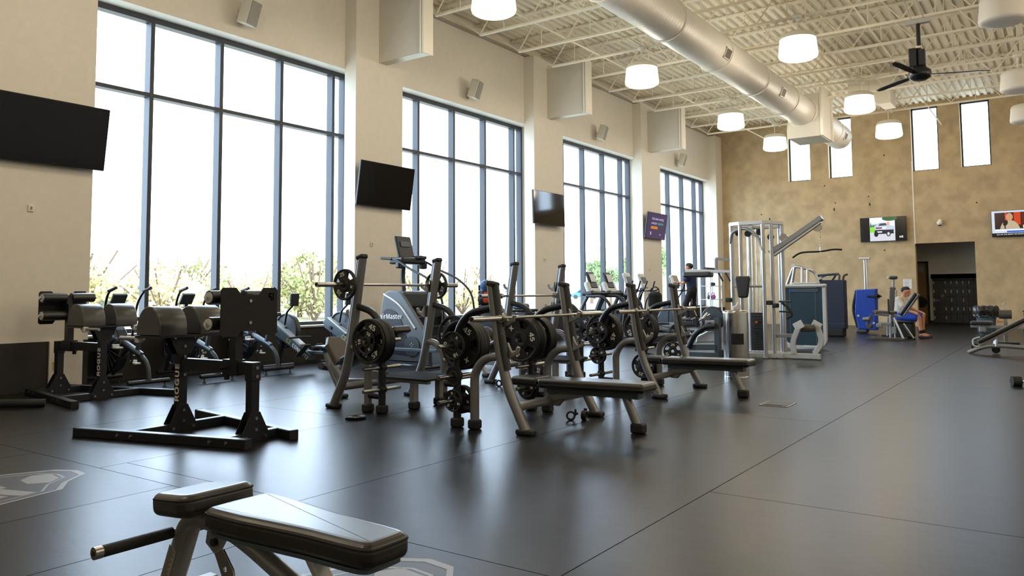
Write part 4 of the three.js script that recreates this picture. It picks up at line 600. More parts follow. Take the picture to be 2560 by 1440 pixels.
// ---------------------------------------------------------------- cable tower
{
  const t = thing('cable_tower', 'silver multi-station cable tower with a high lat pulldown arm', 'cable machine', [-4.65, 0, -14.6]);
  const poles = [[-.47, .12], [-.4, .3], [-.2, .4], [.22, .42], [.34, .3], [.44, .0], [.3, -.34], [-.3, -.36]];
  for (const [x, z] of poles) { mk('column', [rod([x, .02, z], [x, 2.46, z], .036, 18)], M.silver, t); mk('column_foot', [rb(.1, .03, .1, .01, x, .015, z)], M.pewter, t); }
  mk('top_frame', [sweep([...poles, poles[0]].map(([x, z]) => V(x * 1.02, 2.46, z * 1.02)), rsec(.06, .07)), beam([[-.4, 2.4, 0], [.4, 2.4, 0]], .06, .06), beam([[0, 2.4, .4], [0, 2.4, -.34]], .06, .06)], M.paleSilver, t);
  mk('arched_brace', [tube(spline([[-.42, 2.1, .32], [-.36, 2.3, .34], [-.1, 2.36, .4], [.12, 2.2, .42], [.24, 1.9, .43]], 24), .03)], M.pewter, t);
  for (const x of [-.16, -.1, -.02, .06, .12]) mk('guide_rod', [rod([x, .1, .05], [x, 2.38, .05], .011, 10)], M.chrome, t); for (const x of [-.06, .1]) mk('cable', [rod([x, .75, .1], [x, 2.3, .1], .004, 6)], M.blackCoat, t);
  for (let k = 0; k < 14; k++) mk('stack_plate', [rb(.24, .045, .14, .006, -.02, .14 + k * .05, .05)], M.darkPlastic, t); mk('stack_pin', [cyl(.02, .02, .06, -.02, .64, .14, 14, Math.PI / 2)], M.orange, t);
  for (const [x, y, z] of [[-.3, 2.3, .2], [-.12, 2.28, .2], [.1, 2.3, .2], [.3, 2.2, .2]]) mk('pulley', [cyl(.06, .06, .03, x, y, z, 24, Math.PI / 2)], M.blackCoat, t);
  mk('base_frame', [beam([[-.5, .05, .3], [.5, .05, .3]], .09, .07)], M.paleSilver, t); mk('base_frame', [beam([[-.5, .05, -.3], [.5, .05, -.3]], .09, .07)], M.paleSilver, t);
  mk('pulldown_boom', [beam([[.3, 1.9, .25], [1.22, 2.5, .25]], .09, .13, { ref: [0, 0, 1] })], M.pewter, t); mk('boom_cover', [beam([[.36, 1.86, .25], [1.2, 2.42, .25]], .05, .09, { ref: [0, 0, 1] })], M.paleSilver, t); mk('boom_pulley', [cyl(.085, .085, .03, 1.13, 2.34, .25, 28, Math.PI / 2)], M.steel, t); mk('boom_pulley', [cyl(.075, .075, .03, .55, 2.17, .25, 28, Math.PI / 2)], M.steel, t);
  for (let k = 0; k < 7; k++) mk('chain_link', [mv(new THREE.TorusGeometry(.018, .005, 6, 14), 1.18, 2.22 - k * .05, .25, 0, k % 2 ? Math.PI / 2 : 0)], M.chrome, t);
  mk('lat_bar', [tube(spline([[.72, 1.8, .35], [.85, 1.88, .32], [1.18, 1.9, .25], [1.4, 1.93, .2], [1.52, 1.92, .18]], 24), .016)], M.blackRubber, t); mk('bar_swivel', [rod([1.18, 1.88, .25], [1.18, 1.98, .25], .014)], M.chrome, t);
  mk('row_rail', [beam([[.2, .06, .25], [1.12, .06, .25]], .1, .09)], M.paleSilver, t); mk('knee_arm', [beam(bend([[.68, .1, .3], [.66, .3, .3], [.78, .58, .3]], .1), .05, .09)], M.paleSilver, t); mk('knee_arm', [beam(bend([[1.0, .1, .16], [1.14, .3, .16], [1.06, .58, .16]], .12), .05, .09)], M.paleSilver, t); mk('knee_plate', [mv(rb(.17, .14, .02, .01), .78, .6, .32, 0, 0, .5)], M.lightPlastic, t); mk('knee_plate', [mv(rb(.17, .14, .02, .01), 1.04, .6, .14, 0, 0, -.5)], M.lightPlastic, t); mk('knee_roller', [rod([.8, .55, .24], [1.02, .55, .2], .065, 20)], M.vinylTaupe, t);
  mk('seat_support', [beam([[.3, .4, .25], [.72, .42, .25]], .06, .06)], M.pewter, t);
  mk('hanging_pad', [mv(ext([[-.12, .2], [.12, .2], [.14, .16], [.09, -.18], [.06, -.2], [-.06, -.2], [-.09, -.18], [-.14, .16]], .08, .025, 3), -.15, 1.29, .47)], M.vinyl, t); mk('pad_arm', [rod([-.3, 1.3, .46], [.2, 1.3, .42], .022)], M.silver, t);
  // padded arm station on the window side
  mk('dip_arm', [beam([[-.45, 1.58, .1], [-1.4, 1.62, .1]], .1, .06)], M.paleSilver, t); mk('arm_pad', [rb(.55, .11, .24, .035, -1.15, 1.54, .1)], M.vinyl, t); mk('arm_bracket', [beam(bend([[-.45, 1.8, .1], [-.78, 1.84, .1], [-.78, 1.62, .1]], .03), .05, .05)], M.pewter, t); for (const x of [-.72, -.58]) mk('grip_handle', [rod([x, 1.56, .16], [x + .1, 1.4, .2], .016)], M.blackRubber, t);
  for (const [y, x] of [[1.05, -.46], [.95, .4], [1.0, .3]]) mk('strap_hook', [rb(.1, .08, .12, .02, x, y, .36)], M.blackRubber, t); mk('hanging_strap', [tube(spline([[.5, 1.0, .3], [.62, .9, .32], [.66, .78, .3], [.58, .72, .3]], 14), .025)], M.blackRubber, t); mk('bar_peg', [rod([.42, 1.02, .2], [.66, 1.02, .3], .016)], M.blackCoat, t); mk('bar_peg', [rod([.42, .84, .2], [.62, .84, .3], .016)], M.blackCoat, t);
}
{ // leg press beside the bin
  const t = thing('leg_machine', 'grey plate-loaded leg machine with a round guide wheel', 'leg machine', [-5.3, 0, -13.75]);
  mk('side_frame', [beam([[-.3, .06, .2], [.28, .06, .2]], .12, .12), beam([[.22, .06, .2], [.22, .75, .2]], .1, .1)], M.slate, t); mk('shroud', [ext([[-.2, .4], [0, .5], [.2, .52], [.2, .3], [-.22, .28]], .3, .02)], M.paleSilver, t); mk('arched_cover', [tube(spline([[-.3, .2, .3], [-.15, .45, .3], [.05, .58, .3], [.22, .6, .3]], 16), .05)], M.darkPlastic, t);
  mk('cam_wheel', [cyl(.2, .2, .06, .1, .72, .1, 36, Math.PI / 2)], M.slate, t); mk('cam_rim', [mv(new THREE.TorusGeometry(.2, .02, 8, 40), .1, .72, .1)], M.blackCoat, t); mk('cam_hub', [rb(.2, .2, .06, .05, .1, .6, .24)], M.pewter, t); mk('hub_vent', [mv(new THREE.TorusGeometry(.045, .012, 6, 20), .1, .6, .275)], M.blackMatte, t);
  mk('cross_strut', [beam([[-.3, .2, .25], [.2, .22, .25]], .05, .1)], M.slate, t); mk('pedal_block', [rb(.1, .14, .12, .02, -.16, .66, .25), rb(.05, .18, .03, .01, -.12, .66, .32)], M.blackCoat, t); mk('linkage', [rod([-.1, .68, .28], [.1, .8, .22], .02), rod([-.02, .72, .26], [.06, .82, .22], .03)], M.chrome, t); mk('mount_foot', [rb(.1, .18, .1, .02, .3, .09, .25)], M.blackRubber, t); mk('loading_peg', [rod([-.3, .45, .2], [-.3, .45, .4], .02)], M.steel, t);
}
plate(25, [-5.72, .48, -13.3], 'medium plate leaning on the leg machine peg', { group: 'plates on the leg machine', yaw: .5 }); plate(25, [-5.66, .17, -12.9], 'medium plate standing on the floor by the leg machine', { group: 'plates on the leg machine', yaw: .5 });
{ // shrouded selectorised machine
  const t = thing('weight_stack_machine', 'selectorized machine with smoky blue-grey stack shroud and silver frame', 'weight machine', [-4.5, 0, -17.05]);
  const fr = bend([[-.42, 1.3, 0], [-.42, .12, 0], [-.3, .03, 0], [.3, .03, 0], [.42, .14, 0], [.42, 1.3, 0]], .15, 8); mk('outer_frame', [sweep(fr, rsec(.07, .1), { ref: [0, 0, 1] })], M.paleSilver, t);
  mk('shroud_panel', [mv(ext(bend([[-.38, 1.28, 0], [-.38, .16, 0], [-.26, .07, 0], [.26, .07, 0], [.38, .16, 0], [.38, 1.28, 0]], .1, 5).map((v) => [v.x, v.y]), .05, .01), 0, 0, .02)], mat('smoke', '#31454f', .22, .1), t); mk('panel_edge', [cb(-.28, -.26, .1, 1.26, .04, .05), cb(.24, .26, .1, 1.26, .04, .05)], M.slate, t);
  mk('top_cap', [rb(.92, .07, .2, .03, 0, 1.32, 0), rb(.5, .04, .16, .015, .05, 1.37, 0)], M.paleSilver, t); mk('name_strip', [rb(.6, .08, .02, .01, .02, 1.22, .05)], M.slate, t); mk('badge', [ext([[-.03, .03], [.03, .03], [.03, -.01], [0, -.04], [-.03, -.01]], .006).translate(-.25, 1.22, .062)], M.blueMat, t); mk('base_label', [rb(.3, .05, .02, .006, .14, .05, .055)], M.lightPlastic, t);
  mk('press_arm', [tube(bend([[-.42, 1.35, -.3], [-.25, 1.75, -.25], [.1, 1.66, -.2], [.2, 1.6, -.2], [.26, 1.36, -.2]], .1), .03)], M.silver, t); mk('press_arm', [tube(bend([[-.3, 1.3, -.2], [-.22, 1.72, -.2]], .1), .03)], M.silver, t); mk('arm_joint', [cyl(.05, .05, .05, -.25, 1.75, -.25, 18, Math.PI / 2)], M.lightPlastic, t); mk('rear_post', [rod([-.05, 1.3, -.1], [-.05, 1.7, -.15], .03), rod([.06, 1.3, -.1], [.06, 1.66, -.15], .03)], M.silver, t);
}
{ // dark machine near the end wall
  const t = thing('shrouded_machine', 'dark navy shrouded weight machine with brown handles', 'weight machine', [-5.1, 0, -22.1]);
  mk('shroud', [rb(.72, 1.3, .3, .03, 0, .85, 0)], M.navy, t); mk('plinth', [rb(.66, .22, .34, .04, -.02, .11, 0)], M.blackMatte, t); mk('top_frame', [beam([[-.36, 1.62, 0], [.2, 1.66, 0]], .06, .06), beam([[-.3, 1.48, .1], [-.1, 1.64, .1]], .05, .05), beam([[.05, 1.48, .1], [.15, 1.64, .1]], .05, .05)], M.navy, t); mk('side_handle', [tube(bend([[.3, 1.5, 0], [.32, 1.62, 0], [.42, 1.65, 0]], .05), .03)], M.vinylTaupe, t); mk('side_handle', [tube(bend([[.22, 1.5, .1], [.24, 1.64, .1], [.14, 1.66, .1]], .05), .03)], M.vinylTaupe, t); mk('pale_brace', [beam([[-.32, 1.5, .16], [-.02, 1.6, .16]], .04, .02)], M.paleSilver, t); mk('shroud_seam', [cb(-.355, .355, .34, .35, .15, .156)], M.slate, t);
  const b = thing('blue_shrouded_machine', 'bright blue shrouded machine with a T-shaped post', 'weight machine', [-4.62, 0, -24.1]);
  mk('shroud', [ext([[-.22, .12], [.26, .1], [.28, 1.26], [-.24, 1.24], [-.3, .6]], .34, .03, 2)], M.blueMat, b); mk('side_band', [tube(spline([[-.24, 1.22, .1], [-.34, .7, .1], [-.24, .16, .1]], 14), .04)], M.blackMatte, b); mk('foot', [rb(.3, .1, .4, .04, -.14, .06, 0)], M.slate, b); mk('tall_post', [rod([-.02, 1.2, 0], [-.02, 2.1, 0], .025), rod([.04, 1.2, 0], [.03, 2.1, 0], .02)], M.silver, b); mk('post_head', [rb(.3, .06, .12, .02, -.01, 2.13, 0)], M.lightPlastic, b); mk('bolt', [cyl(.03, .03, .02, -.2, .5, .18, 14, Math.PI / 2), cyl(.03, .03, .02, .2, .3, .18, 14, Math.PI / 2)], M.lightPlastic, b); mk('cross_handle', [beam([[.05, 1.05, .2], [.4, 1.05, .2]], .05, .05), ext([[.3, .95], [.45, 1.05], [.3, 1.15]], .05).translate(0, 0, .2)], M.darkPlastic, b);
}
{ // silver leg-curl bench
  const t = thing('leg_curl_bench', 'silver leg-curl machine with a black reclined backrest', 'leg machine', [-3.6, 0, -21.0]);
  for (const q of [[[-.44, .04, .2], [.42, .04, .2]], [[-.44, .04, -.25], [.42, .04, -.25]], [[-.3, .04, -.25], [-.3, .04, .2]]]) mk('base_rail', [beam(q, .06, .05)], M.vinylTaupe, t); mk('frame_post', [rod([.1, .06, .1], [.12, .62, .1], .025), rod([.2, .06, .1], [.2, .55, .1], .02), rod([.0, .1, -.1], [.02, .55, -.1], .02)], M.silver, t); mk('rear_leg', [rod([.2, .55, .15], [.4, .05, .2], .025), rod([.35, .4, -.2], [.55, .05, -.25], .025)], M.silver, t);
  mk('seat_rail', [beam([[-.25, .62, 0], [.35, .58, 0]], .08, .05)], M.pewter, t); mk('seat_pad', [mv(rb(.5, .07, .34, .025), -.02, .68, 0, 0, 0, -.05)], M.vinylTaupe, t); mk('backrest', [mv(rb(.64, .09, .34, .035), .52, .88, 0, 0, 0, .98)], M.vinyl, t); mk('backrest_plate', [mv(rb(.6, .02, .3, .006), .58, .86, 0, 0, 0, .98)], M.silver, t);
  mk('lever_arm', [beam([[-.3, .62, .1], [-.42, .35, .1]], .07, .05)], M.grayPlastic, t); mk('ankle_roller', [rod([-.5, .5, 0], [-.3, .52, .25], .05, 18), rod([-.34, .34, .05], [-.34, .34, .35], .055, 18)], M.vinylTaupe, t); mk('linkage_plate', [rb(.14, .1, .08, .02, -.12, .36, .2), rb(.3, .08, .06, .02, .0, .4, .15), rb(.1, .16, .04, .01, .2, .25, .18)], M.pewter, t); mk('pull_pin', [rb(.04, .03, .04, .01, -.2, .68, .2)], M.orange, t); mk('side_grip', [rod([.1, .66, .2], [.1, 1.0, .2], .02)], M.blackRubber, t);
  const c = thing('preacher_column', 'dark upright padded column with a black head roller', 'weight machine', [-3.72, 0, -22.6]); mk('column', [mv(rb(.14, 1.2, .12, .03), 0, .7, 0, 0, 0, -.06)], M.vinylTaupe, c); mk('column_face', [mv(rb(.04, 1.0, .1, .01), .08, .72, 0, 0, 0, -.06)], M.silver, c); mk('head_post', [rod([.05, 1.28, 0], [.06, 1.5, 0], .03)], M.pewter, c); mk('head_roller', [rb(.2, .1, .14, .04, .06, 1.55, 0)], M.vinyl, c); mk('head_pale_cap', [rb(.05, .06, .1, .02, -.06, 1.55, 0)], M.lightPlastic, c); mk('base_plate', [rb(.5, .06, .5, .02, 0, .03, 0)], M.blackCoat, c);  // the head roller has a pale piece on one end
  const s = thing('seat_box', 'low black padded box the seated man sits on', 'seat', [-3.42, 0, -22.3]); mk('box_frame', [rb(.5, .36, .44, .04, 0, .19, 0)], M.blackMatte, s); mk('cushion', [rb(.54, .09, .46, .04, 0, .41, 0)], M.vinyl, s);
}
// ---------------------------------------------------------------- things at the open-floor side
{
  const t = thing('decline_bench', 'long inclined sit-up bench on a low silver frame', 'bench', [-1.4, 0, -17.3]);
  mk('base_tube', [oval(bend([[-.14, .02, .1], [.12, .15, .1], [.4, .17, .1], [1.5, .1, .1]], .12), .08, .06, { ref: [0, 0, 1] })], M.pewter, t); mk('board_pad', [mv(rb(1.5, .08, .32, .03), .68, .6, 0, 0, 0, .53)], M.vinyl, t); mk('board_plate', [mv(rb(1.5, .03, .26, .01), .71, .55, 0, 0, 0, .53)], M.pewter, t); mk('front_post', [beam([[.3, .15, .1], [.32, .4, .05]], .06, .06)], M.silver, t); mk('rear_post', [beam([[.95, .14, .08], [.98, .62, .03]], .07, .06), beam([[1.1, .14, .08], [1.1, .7, .03]], .05, .06)], M.silver, t); mk('carry_handle', [tube(bend([[.06, .32, .1], [-.06, .28, .12], [-.05, .15, .14], [.05, .14, .12]], .05), .014)], M.lightPlastic, t); mk('wheel', [cyl(.07, .07, .05, -.02, .12, .02, 20, Math.PI / 2)], M.blackRubber, t); mk('wheel', [cyl(.07, .07, .05, .3, .08, -.1, 20, Math.PI / 2)], M.blackRubber, t); mk('pivot_tube', [beam([[.05, .15, .1], [.2, .35, .1]], .07, .05)], M.pewter, t);
  const b = thing('flat_utility_bench', 'small flat utility bench behind the inclined sit-up bench', 'bench', [-1.55, 0, -20.5]); mk('pad', [rb(.42, .08, .3, .03, 0, .47, 0)], M.vinyl, b); mk('pad_rail', [beam([[-.22, .39, 0], [.9, .38, 0]], .07, .06)], M.pewter, b); mk('pivot_block', [rb(.14, .14, .1, .03, .02, .33, .04)], M.pewter, b); mk('leg', [beam([[.0, .3, 0], [-.02, .03, 0]], .06, .06)], M.slate, b); mk('leg', [beam([[.8, .36, 0], [.82, .03, 0]], .06, .06)], M.slate, b); mk('foot_bar', [beam([[-.02, .03, -.25], [-.02, .03, .25]], .06, .06)], M.slate, b); mk('foot_bar', [beam([[.82, .03, -.25], [.82, .03, .25]], .06, .06)], M.slate, b);
  const k = thing('ab_roller_stand', 'chrome stand with round black pad and orange pin', 'weight machine', [-1.1, 0, -20.7]); mk('stand_post', [beam([[0, .03, 0], [0, .56, 0]], .1, .08)], M.chrome, k); mk('round_pad', [rod([-.12, .66, 0], [.12, .66, 0], .1, 22)], M.vinylTaupe, k); mk('hook', [mv(new THREE.TorusGeometry(.03, .01, 8, 18, 4.6), 0, .88, 0), rod([0, .74, 0], [0, .86, 0], .012)], M.chrome, k); mk('pull_pin', [rod([-.14, .5, 0], [-.05, .5, 0], .016), rb(.03, .07, .05, .01, -.15, .5, 0)], M.orange, k); mk('base_plate', [rb(.5, .05, .4, .015, 0, .025, 0)], M.blackCoat, k);
  const c = thing('waste_can', 'blue-grey waste can lined with a crumpled black bag', 'bin', [-1.86, 0, -26.2]); mk('can_body', [lathe([[0, 0], [.22, 0], [.26, .62], [.28, .64], [.28, .66], [.25, .66]], 28)], mat('canBlue', '#4c6270', .5), c); const lin = lathe([[.255, .6], [.3, .5], [.31, .44], [.3, .46], [.325, .6], [.31, .72], [.26, .75], [.2, .7], [0, .55]], 36), lp = lin.attributes.position; for (let i = 0; i < lp.count; i++) { const a = Math.atan2(lp.getZ(i), lp.getX(i)), w = 1 + .06 * Math.sin(a * 7) + .04 * Math.sin(a * 13 + lp.getY(i) * 30); lp.setXYZ(i, lp.getX(i) * w, lp.getY(i) + .02 * Math.sin(a * 9), lp.getZ(i) * w); } lin.computeVertexNormals(); mk('bin_liner', [lin], mat('liner', '#101113', .25), c);
  const g = thing('gym_mat_stack', 'low dark storage box against the tan wall', 'storage box', [.1, 0, -27.6]); mk('box_body', [rb(2.2, .56, .6, .03, 0, .28, 0)], M.blackMatte, g); mk('box_lid', [rb(2.24, .04, .64, .015, 0, .58, 0)], M.darkPlastic, g); mk('lid_handle', [rb(.3, .02, .06, .008, -.5, .61, .1)], M.paleSilver, g); mk('steel_prong', [rod([-.15, .5, .34], [-.2, .95, .34], .02), rb(.06, .05, .04, .01, -.21, .97, .34)], M.chrome, g);
  const f = thing('dumbbell', 'black hex dumbbell at the edge of the open floor', 'dumbbell', [-.42, 0, -11.75], .4); mk('handle', [rod([-.12, .06, 0], [.12, .06, 0], .015)], M.chrome, f); for (const s of [1, -1]) mk('hex_head', [cyl(.07, .07, .1, s * .13, .06, 0, 6, 0, 0, Math.PI / 2)], M.blackRubber, f);
}
// ---------------------------------------------------------------- locker bank and hall door
{
  const t = thing('locker_bank', 'bank of small black lockers with pale number tags', 'lockers', [-3.12, 0, -31.6]);
  mk('cabinet', [cb(-.73, .73, .06, 1.62, -.36, -.01)], M.locker, t); mk('sloped_top', [ext([[-.36, 1.62], [.0, 1.62], [0, 1.64], [-.36, 1.78]], 1.46).rotateY(-Math.PI / 2).scale(1, 1, -1)], M.vinylTaupe, t); mk('top_trim', [cb(-.74, .74, 1.6, 1.645, -.02, .012)], M.pewter, t); mk('plinth', [cb(-.73, .73, 0, .06, -.36, -.03)], M.blackMatte, t);
  const d = rb(.176, .3, .02, .004), tg = cb(-.022, .022, -.055, .055, 0, .004), no = new Set(['1,0', '1,1', '7,0', '7,1', '1,2', '2,2', '4,2', '6,2', '1,3', '7,2', '7,3', '7,4', '1,4', '3,4', '5,4', '6,4', '4,4']);
  for (let r = 0; r < 5; r++) for (let c = 0; c < 8; c++) { const m = mk('locker_door', d, M.locker, t); m.position.set(-.64 + c * .183, 1.45 - r * .31, 0); if (!no.has(`${c},${r}`)) { const q = mk('number_tag', tg, M.plateTag, m); q.position.set(-.055, .03, .01); } for (const y of [-.09, -.05, .05, .09]) if (c % 2) { const h = mk('vent_slot', cb(.06, .066, y - .006, y + .006, .01, .0115), M.pewter, m); } }
  mk('sticker', [cb(-.47, -.37, .96, 1.06, .011, .014)], mat('stickerPink', '#7a5a5e', .6), t); mk('sticker', [cb(-.66, -.5, .82, .88, .011, .014)], mat('stickerBlue', '#3d4f86', .6), t);
  const dr = structGroup('door_1', 'half-open tan hall door in a dark frame'); for (const q of [[-4.42, -4.36, 0, 2.26], [-4.06, -4.0, 0, 2.26], [-4.42, -4.0, 2.2, 2.26]]) struct('door_frame', mbx(q[0], q[1], q[2], q[3], -31.98, -31.86), M.blackMatte, null, dr); struct('door_leaf', mbx(-4.36, -4.06, 0, 2.2, -31.97, -31.93), M.doorTan, null, dr); struct('round_vent', cyl(.2, .2, .03, -4.28, .78, -31.92, 28, Math.PI / 2), M.blackMatte, null, dr); struct('door_panel_line', mbx(-4.36, -4.06, 1.0, 1.02, -31.93, -31.925), M.vinylTaupe, null, dr); struct('door_sign', mbx(-4.34, -4.14, 1.88, 2.08, -31.93, -31.92), M.plateTag, null, dr);
}
// ---------------------------------------------------------------- balls, rack, bags by the windows
{
  const b = thing('medicine_ball', 'black and orange medicine ball on top of another ball', 'ball', [-8.55, 0, -10.55]); mk('lower_ball', [new THREE.SphereGeometry(.01, 8, 6).translate(0, .01, 0)], M.blackMatte, b);
  scene.remove(b);
  const rk = thing('ball_rack', 'slim black ball rack behind the stair climber', 'rack', [-8.35, 0, -11.05]); mk('rack_post', [rod([-.16, 0, 0], [-.16, 1.35, 0], .018)], M.blackCoat, rk); mk('rack_post', [rod([.16, 0, 0], [.16, 1.35, 0], .018)], M.blackCoat, rk); for (const y of [.35, .98, 1.24]) mk('rack_ring', [mv(new THREE.TorusGeometry(.12, .012, 6, 24), 0, y, .02, Math.PI / 2)], M.blackCoat, rk); mk('rack_base', [rb(.5, .03, .4, .01, 0, .015, 0)], M.blackCoat, rk);
  const ball = (label, y, r, m, m2) => { const q = thing('medicine_ball', label, 'ball', [-8.35, y, -11.03]); mk('shell', [new THREE.SphereGeometry(r, 28, 20)], m, q); mk('colour_panel', [new THREE.SphereGeometry(r * 1.004, 24, 14, 0, 2.2, .5, 1.6).rotateY(1.9)], m2, q); };
  ball('black medicine ball with an orange panel on the rack', 1.11, .145, M.blackRubber, mat('ballOrange', '#d4552a', .55)); ball('small blue medicine ball on top of the rack', 1.34, .1, mat('ballBlue', '#2f6fae', .5), M.slate); ball('plain black slam ball low on the rack', .48, .14, M.blackRubber, M.grayPlastic);
  const s = thing('storage_bench', 'black storage bench with sacks under the second window', 'bench', [-9.9, 0, -13.9]); mk('bench_top', [rb(.5, .06, 1.6, .02, 0, .82, 0)], M.blackCoat, s); for (const z of [-.7, .7]) mk('bench_leg', [cb(-.2, .2, 0, .8, z - .03, z + .03)], M.blackCoat, s); mk('bench_shelf', [cb(-.2, .2, .3, .33, -.7, .7)], M.blackCoat, s);
  const sack = (z, m, l, w = .3) => { const q = one('sandbag', l, 'bag', [rb(.3, .36, w, .08, 0, .18, 0, 0, 0, 0, 3)], m, [-9.62, .33, z]); }; sack(-13.6, M.blueMat, 'bright blue sandbag on the storage bench shelf'); sack(-14.02, mat('sackGreen', '#4f9a3a', .7), 'green sandbag on the storage bench shelf'); one('sandbag', 'rolled grey towel bundle on top of the storage bench', 'towel', [rb(.26, .12, .34, .05, 0, .06, 0)], M.slate, [-9.85, .85, -14.3]);
  const g = thing('duffel_bag', 'soft black bag hung on an elliptical rail', 'bag', [-8.62, .78, -18.6]); mk('bag_body', [rb(.34, .44, .3, .12, 0, .22, 0, 0, 0, 0, 4)], M.blackCloth, g); mk('bag_strap', [mv(new THREE.TorusGeometry(.12, .015, 6, 20), 0, .44, 0)], M.blackRubber, g);
  const k = thing('equipment_rack', 'pale tall shelf rack holding kettlebells by the last column', 'rack', [-10.25, 0, -26.8]); for (const z of [-.55, .55]) for (const x of [-.18, .18]) mk('rack_leg', [cb(x - .02, x + .02, 0, 1.94, z - .02, z + .02)], M.paleSilver, k); for (const y of [.3, .95, 1.42, 1.9]) mk('shelf', [cb(-.22, .22, y - .02, y, -.6, .6)], M.lightPlastic, k);
  const kb = (x, y, z, m, l, gname) => { const q = thing('kettlebell', l, 'kettlebell', [x, y, z], 0, 'kettlebells on the pale rack'); mk('bell', [lathe([[0, 0], [.06, 0], [.09, .05], [.085, .11], [.04, .15], [0, .155]], 22)], m, q); mk('handle', [mv(new THREE.TorusGeometry(.055, .013, 8, 22), 0, .165, 0)], m, q); };
  kb(-10.2, .95, -26.5, M.blackCoat, 'black kettlebell on the middle shelf'); kb(-10.2, .95, -26.85, mat('violet', '#a0408f', .45), 'violet kettlebell on the middle shelf'); kb(-10.2, .3, -26.6, M.lime, 'lime kettlebell on the bottom shelf'); kb(-10.2, .3, -26.95, M.blackCoat, 'black kettlebell on the bottom shelf'); one('foam_roll', 'lime green foam roll on the top rack shelf', 'foam roll', [rod([0, .08, -.12], [0, .08, .14], .08, 20)], M.lime, [-10.22, 1.9, -26.95]); one('foam_roll', 'long black foam roll on the top rack shelf', 'foam roll', [rod([0, .08, -.42], [0, .08, .42], .075, 20)], M.blackRubber, [-10.12, 1.9, -26.35]); one('foam_roll', 'short black foam roll beside the kettlebell rack shelf edge', 'foam roll', [rod([0, .06, -.14], [0, .06, .16], .06, 20)], M.blackRubber, [-10.2, 1.42, -26.8]); one('exercise_mat', 'teal rolled exercise mat on the bottom shelf', 'mat', [rod([0, .06, -.16], [0, .06, .16], .06, 20)], mat('teal', '#1d7f93', .6), [-10.2, .3, -27.2]);
  one('cable_bundle', 'dark coiled hose lying on the floor by the near pier', 'hose', [tube(spline([[-.6, .05, .35], [-.2, .06, .3], [.05, .05, .1], [.3, .05, -.05], [.5, .05, -.2], [.62, .04, -.4]], 30), .045), rb(.7, .1, .28, .04, -.55, .05, .5, 0, .4)], M.blackRubber, [-9.75, 0, -3.7]);
}
// ---------------------------------------------------------------- people
function blob(caps, lo, hi, res, k = .025, cut) { // smooth union of tapered capsules, meshed; returns geometry
  const mc = new MarchingCubes(res, new THREE.MeshBasicMaterial(), false, false, 60000); mc.isolation = 0; const half = res / 2, c = [0, 1, 2].map((i) => (lo[i] + hi[i]) / 2), s = Math.max(hi[0] - lo[0], hi[1] - lo[1], hi[2] - lo[2]) / 2 * 1.08;
  const f = mc.field, pre = caps.map(([a, b, ra, rb2]) => { const d = [b[0] - a[0], b[1] - a[1], b[2] - a[2]]; return [a, d, d[0] ** 2 + d[1] ** 2 + d[2] ** 2 || 1e-9, ra, rb2]; });
  for (let z = 0; z < res; z++) for (let y = 0; y < res; y++) for (let x = 0; x < res; x++) {
    const p = [c[0] + (x - half) / half * s, c[1] + (y - half) / half * s, c[2] + (z - half) / half * s]; let v = 1e3;
    for (const [a, d, l, ra, rb2] of pre) { const q0 = p[0] - a[0], q1 = p[1] - a[1], q2 = p[2] - a[2]; let t = (q0 * d[0] + q1 * d[1] + q2 * d[2]) / l; t = t < 0 ? 0 : t > 1 ? 1 : t; const e = Math.hypot(q0 - d[0] * t, q1 - d[1] * t, q2 - d[2] * t) - ra - (rb2 - ra) * t; const h = Math.max(k - Math.abs(v - e), 0) / k; v = Math.min(v, e) - h * h * k / 4; }
    if (cut) v = Math.max(v, cut(p)); f[x + y * res + z * res * res] = -v;
  }
  mc.update(); const n = mc.count, g = new THREE.BufferGeometry(); g.setAttribute('position', new THREE.BufferAttribute(mc.positionArray.slice(0, n * 3), 3)); g.setAttribute('normal', new THREE.BufferAttribute(mc.normalArray.slice(0, n * 3), 3));
  g.scale(s, s, s); g.translate(...c); const gg = mergeVertices(clean(g).deleteAttribute('normal'), 1e-5); gg.computeVertexNormals(); return clean(gg);
}
const sub = (a, b) => a.map((v, i) => v - b[i]), addv = (a, b, k = 1) => a.map((v, i) => v + b[i] * k);
function hand(w, dir, up, side) { // wrist, pointing direction, back-of-hand normal
  const D = V(...dir).normalize(), N = V(...up).normalize(), S = D.clone().cross(N).multiplyScalar(side), P = (a, b, c) => [w[0] + D.x * a + S.x * b + N.x * c, w[1] + D.y * a + S.y * b + N.y * c, w[2] + D.z * a + S.z * b + N.z * c];
  const caps = [[P(-.03, 0, 0), P(.03, 0, 0), .026, .03], [P(.03, -.018, 0), P(.085, -.024, 0), .022, .017], [P(.03, .012, 0), P(.085, .02, 0), .022, .017]];
  [[-.03, .062], [-.01, .072], [.012, .068], [.032, .052]].forEach(([b, l]) => { caps.push([P(.085, b, 0), P(.085 + l * .5, b, -.008), .0095, .009]); caps.push([P(.085 + l * .5, b, -.008), P(.085 + l * .75, b, -.04), .009, .0075]); });
  caps.push([P(.03, -.03, -.005), P(.07, -.052, -.015), .012, .01]); caps.push([P(.07, -.052, -.015), P(.1, -.05, -.035), .01, .008]);
  const pts = caps.flatMap((c) => [c[0], c[1]]), lo = [0, 1, 2].map((i) => Math.min(...pts.map((q) => q[i])) - .03), hi = [0, 1, 2].map((i) => Math.max(...pts.map((q) => q[i])) + .03); return blob(caps, lo, hi, 44, .008);
}
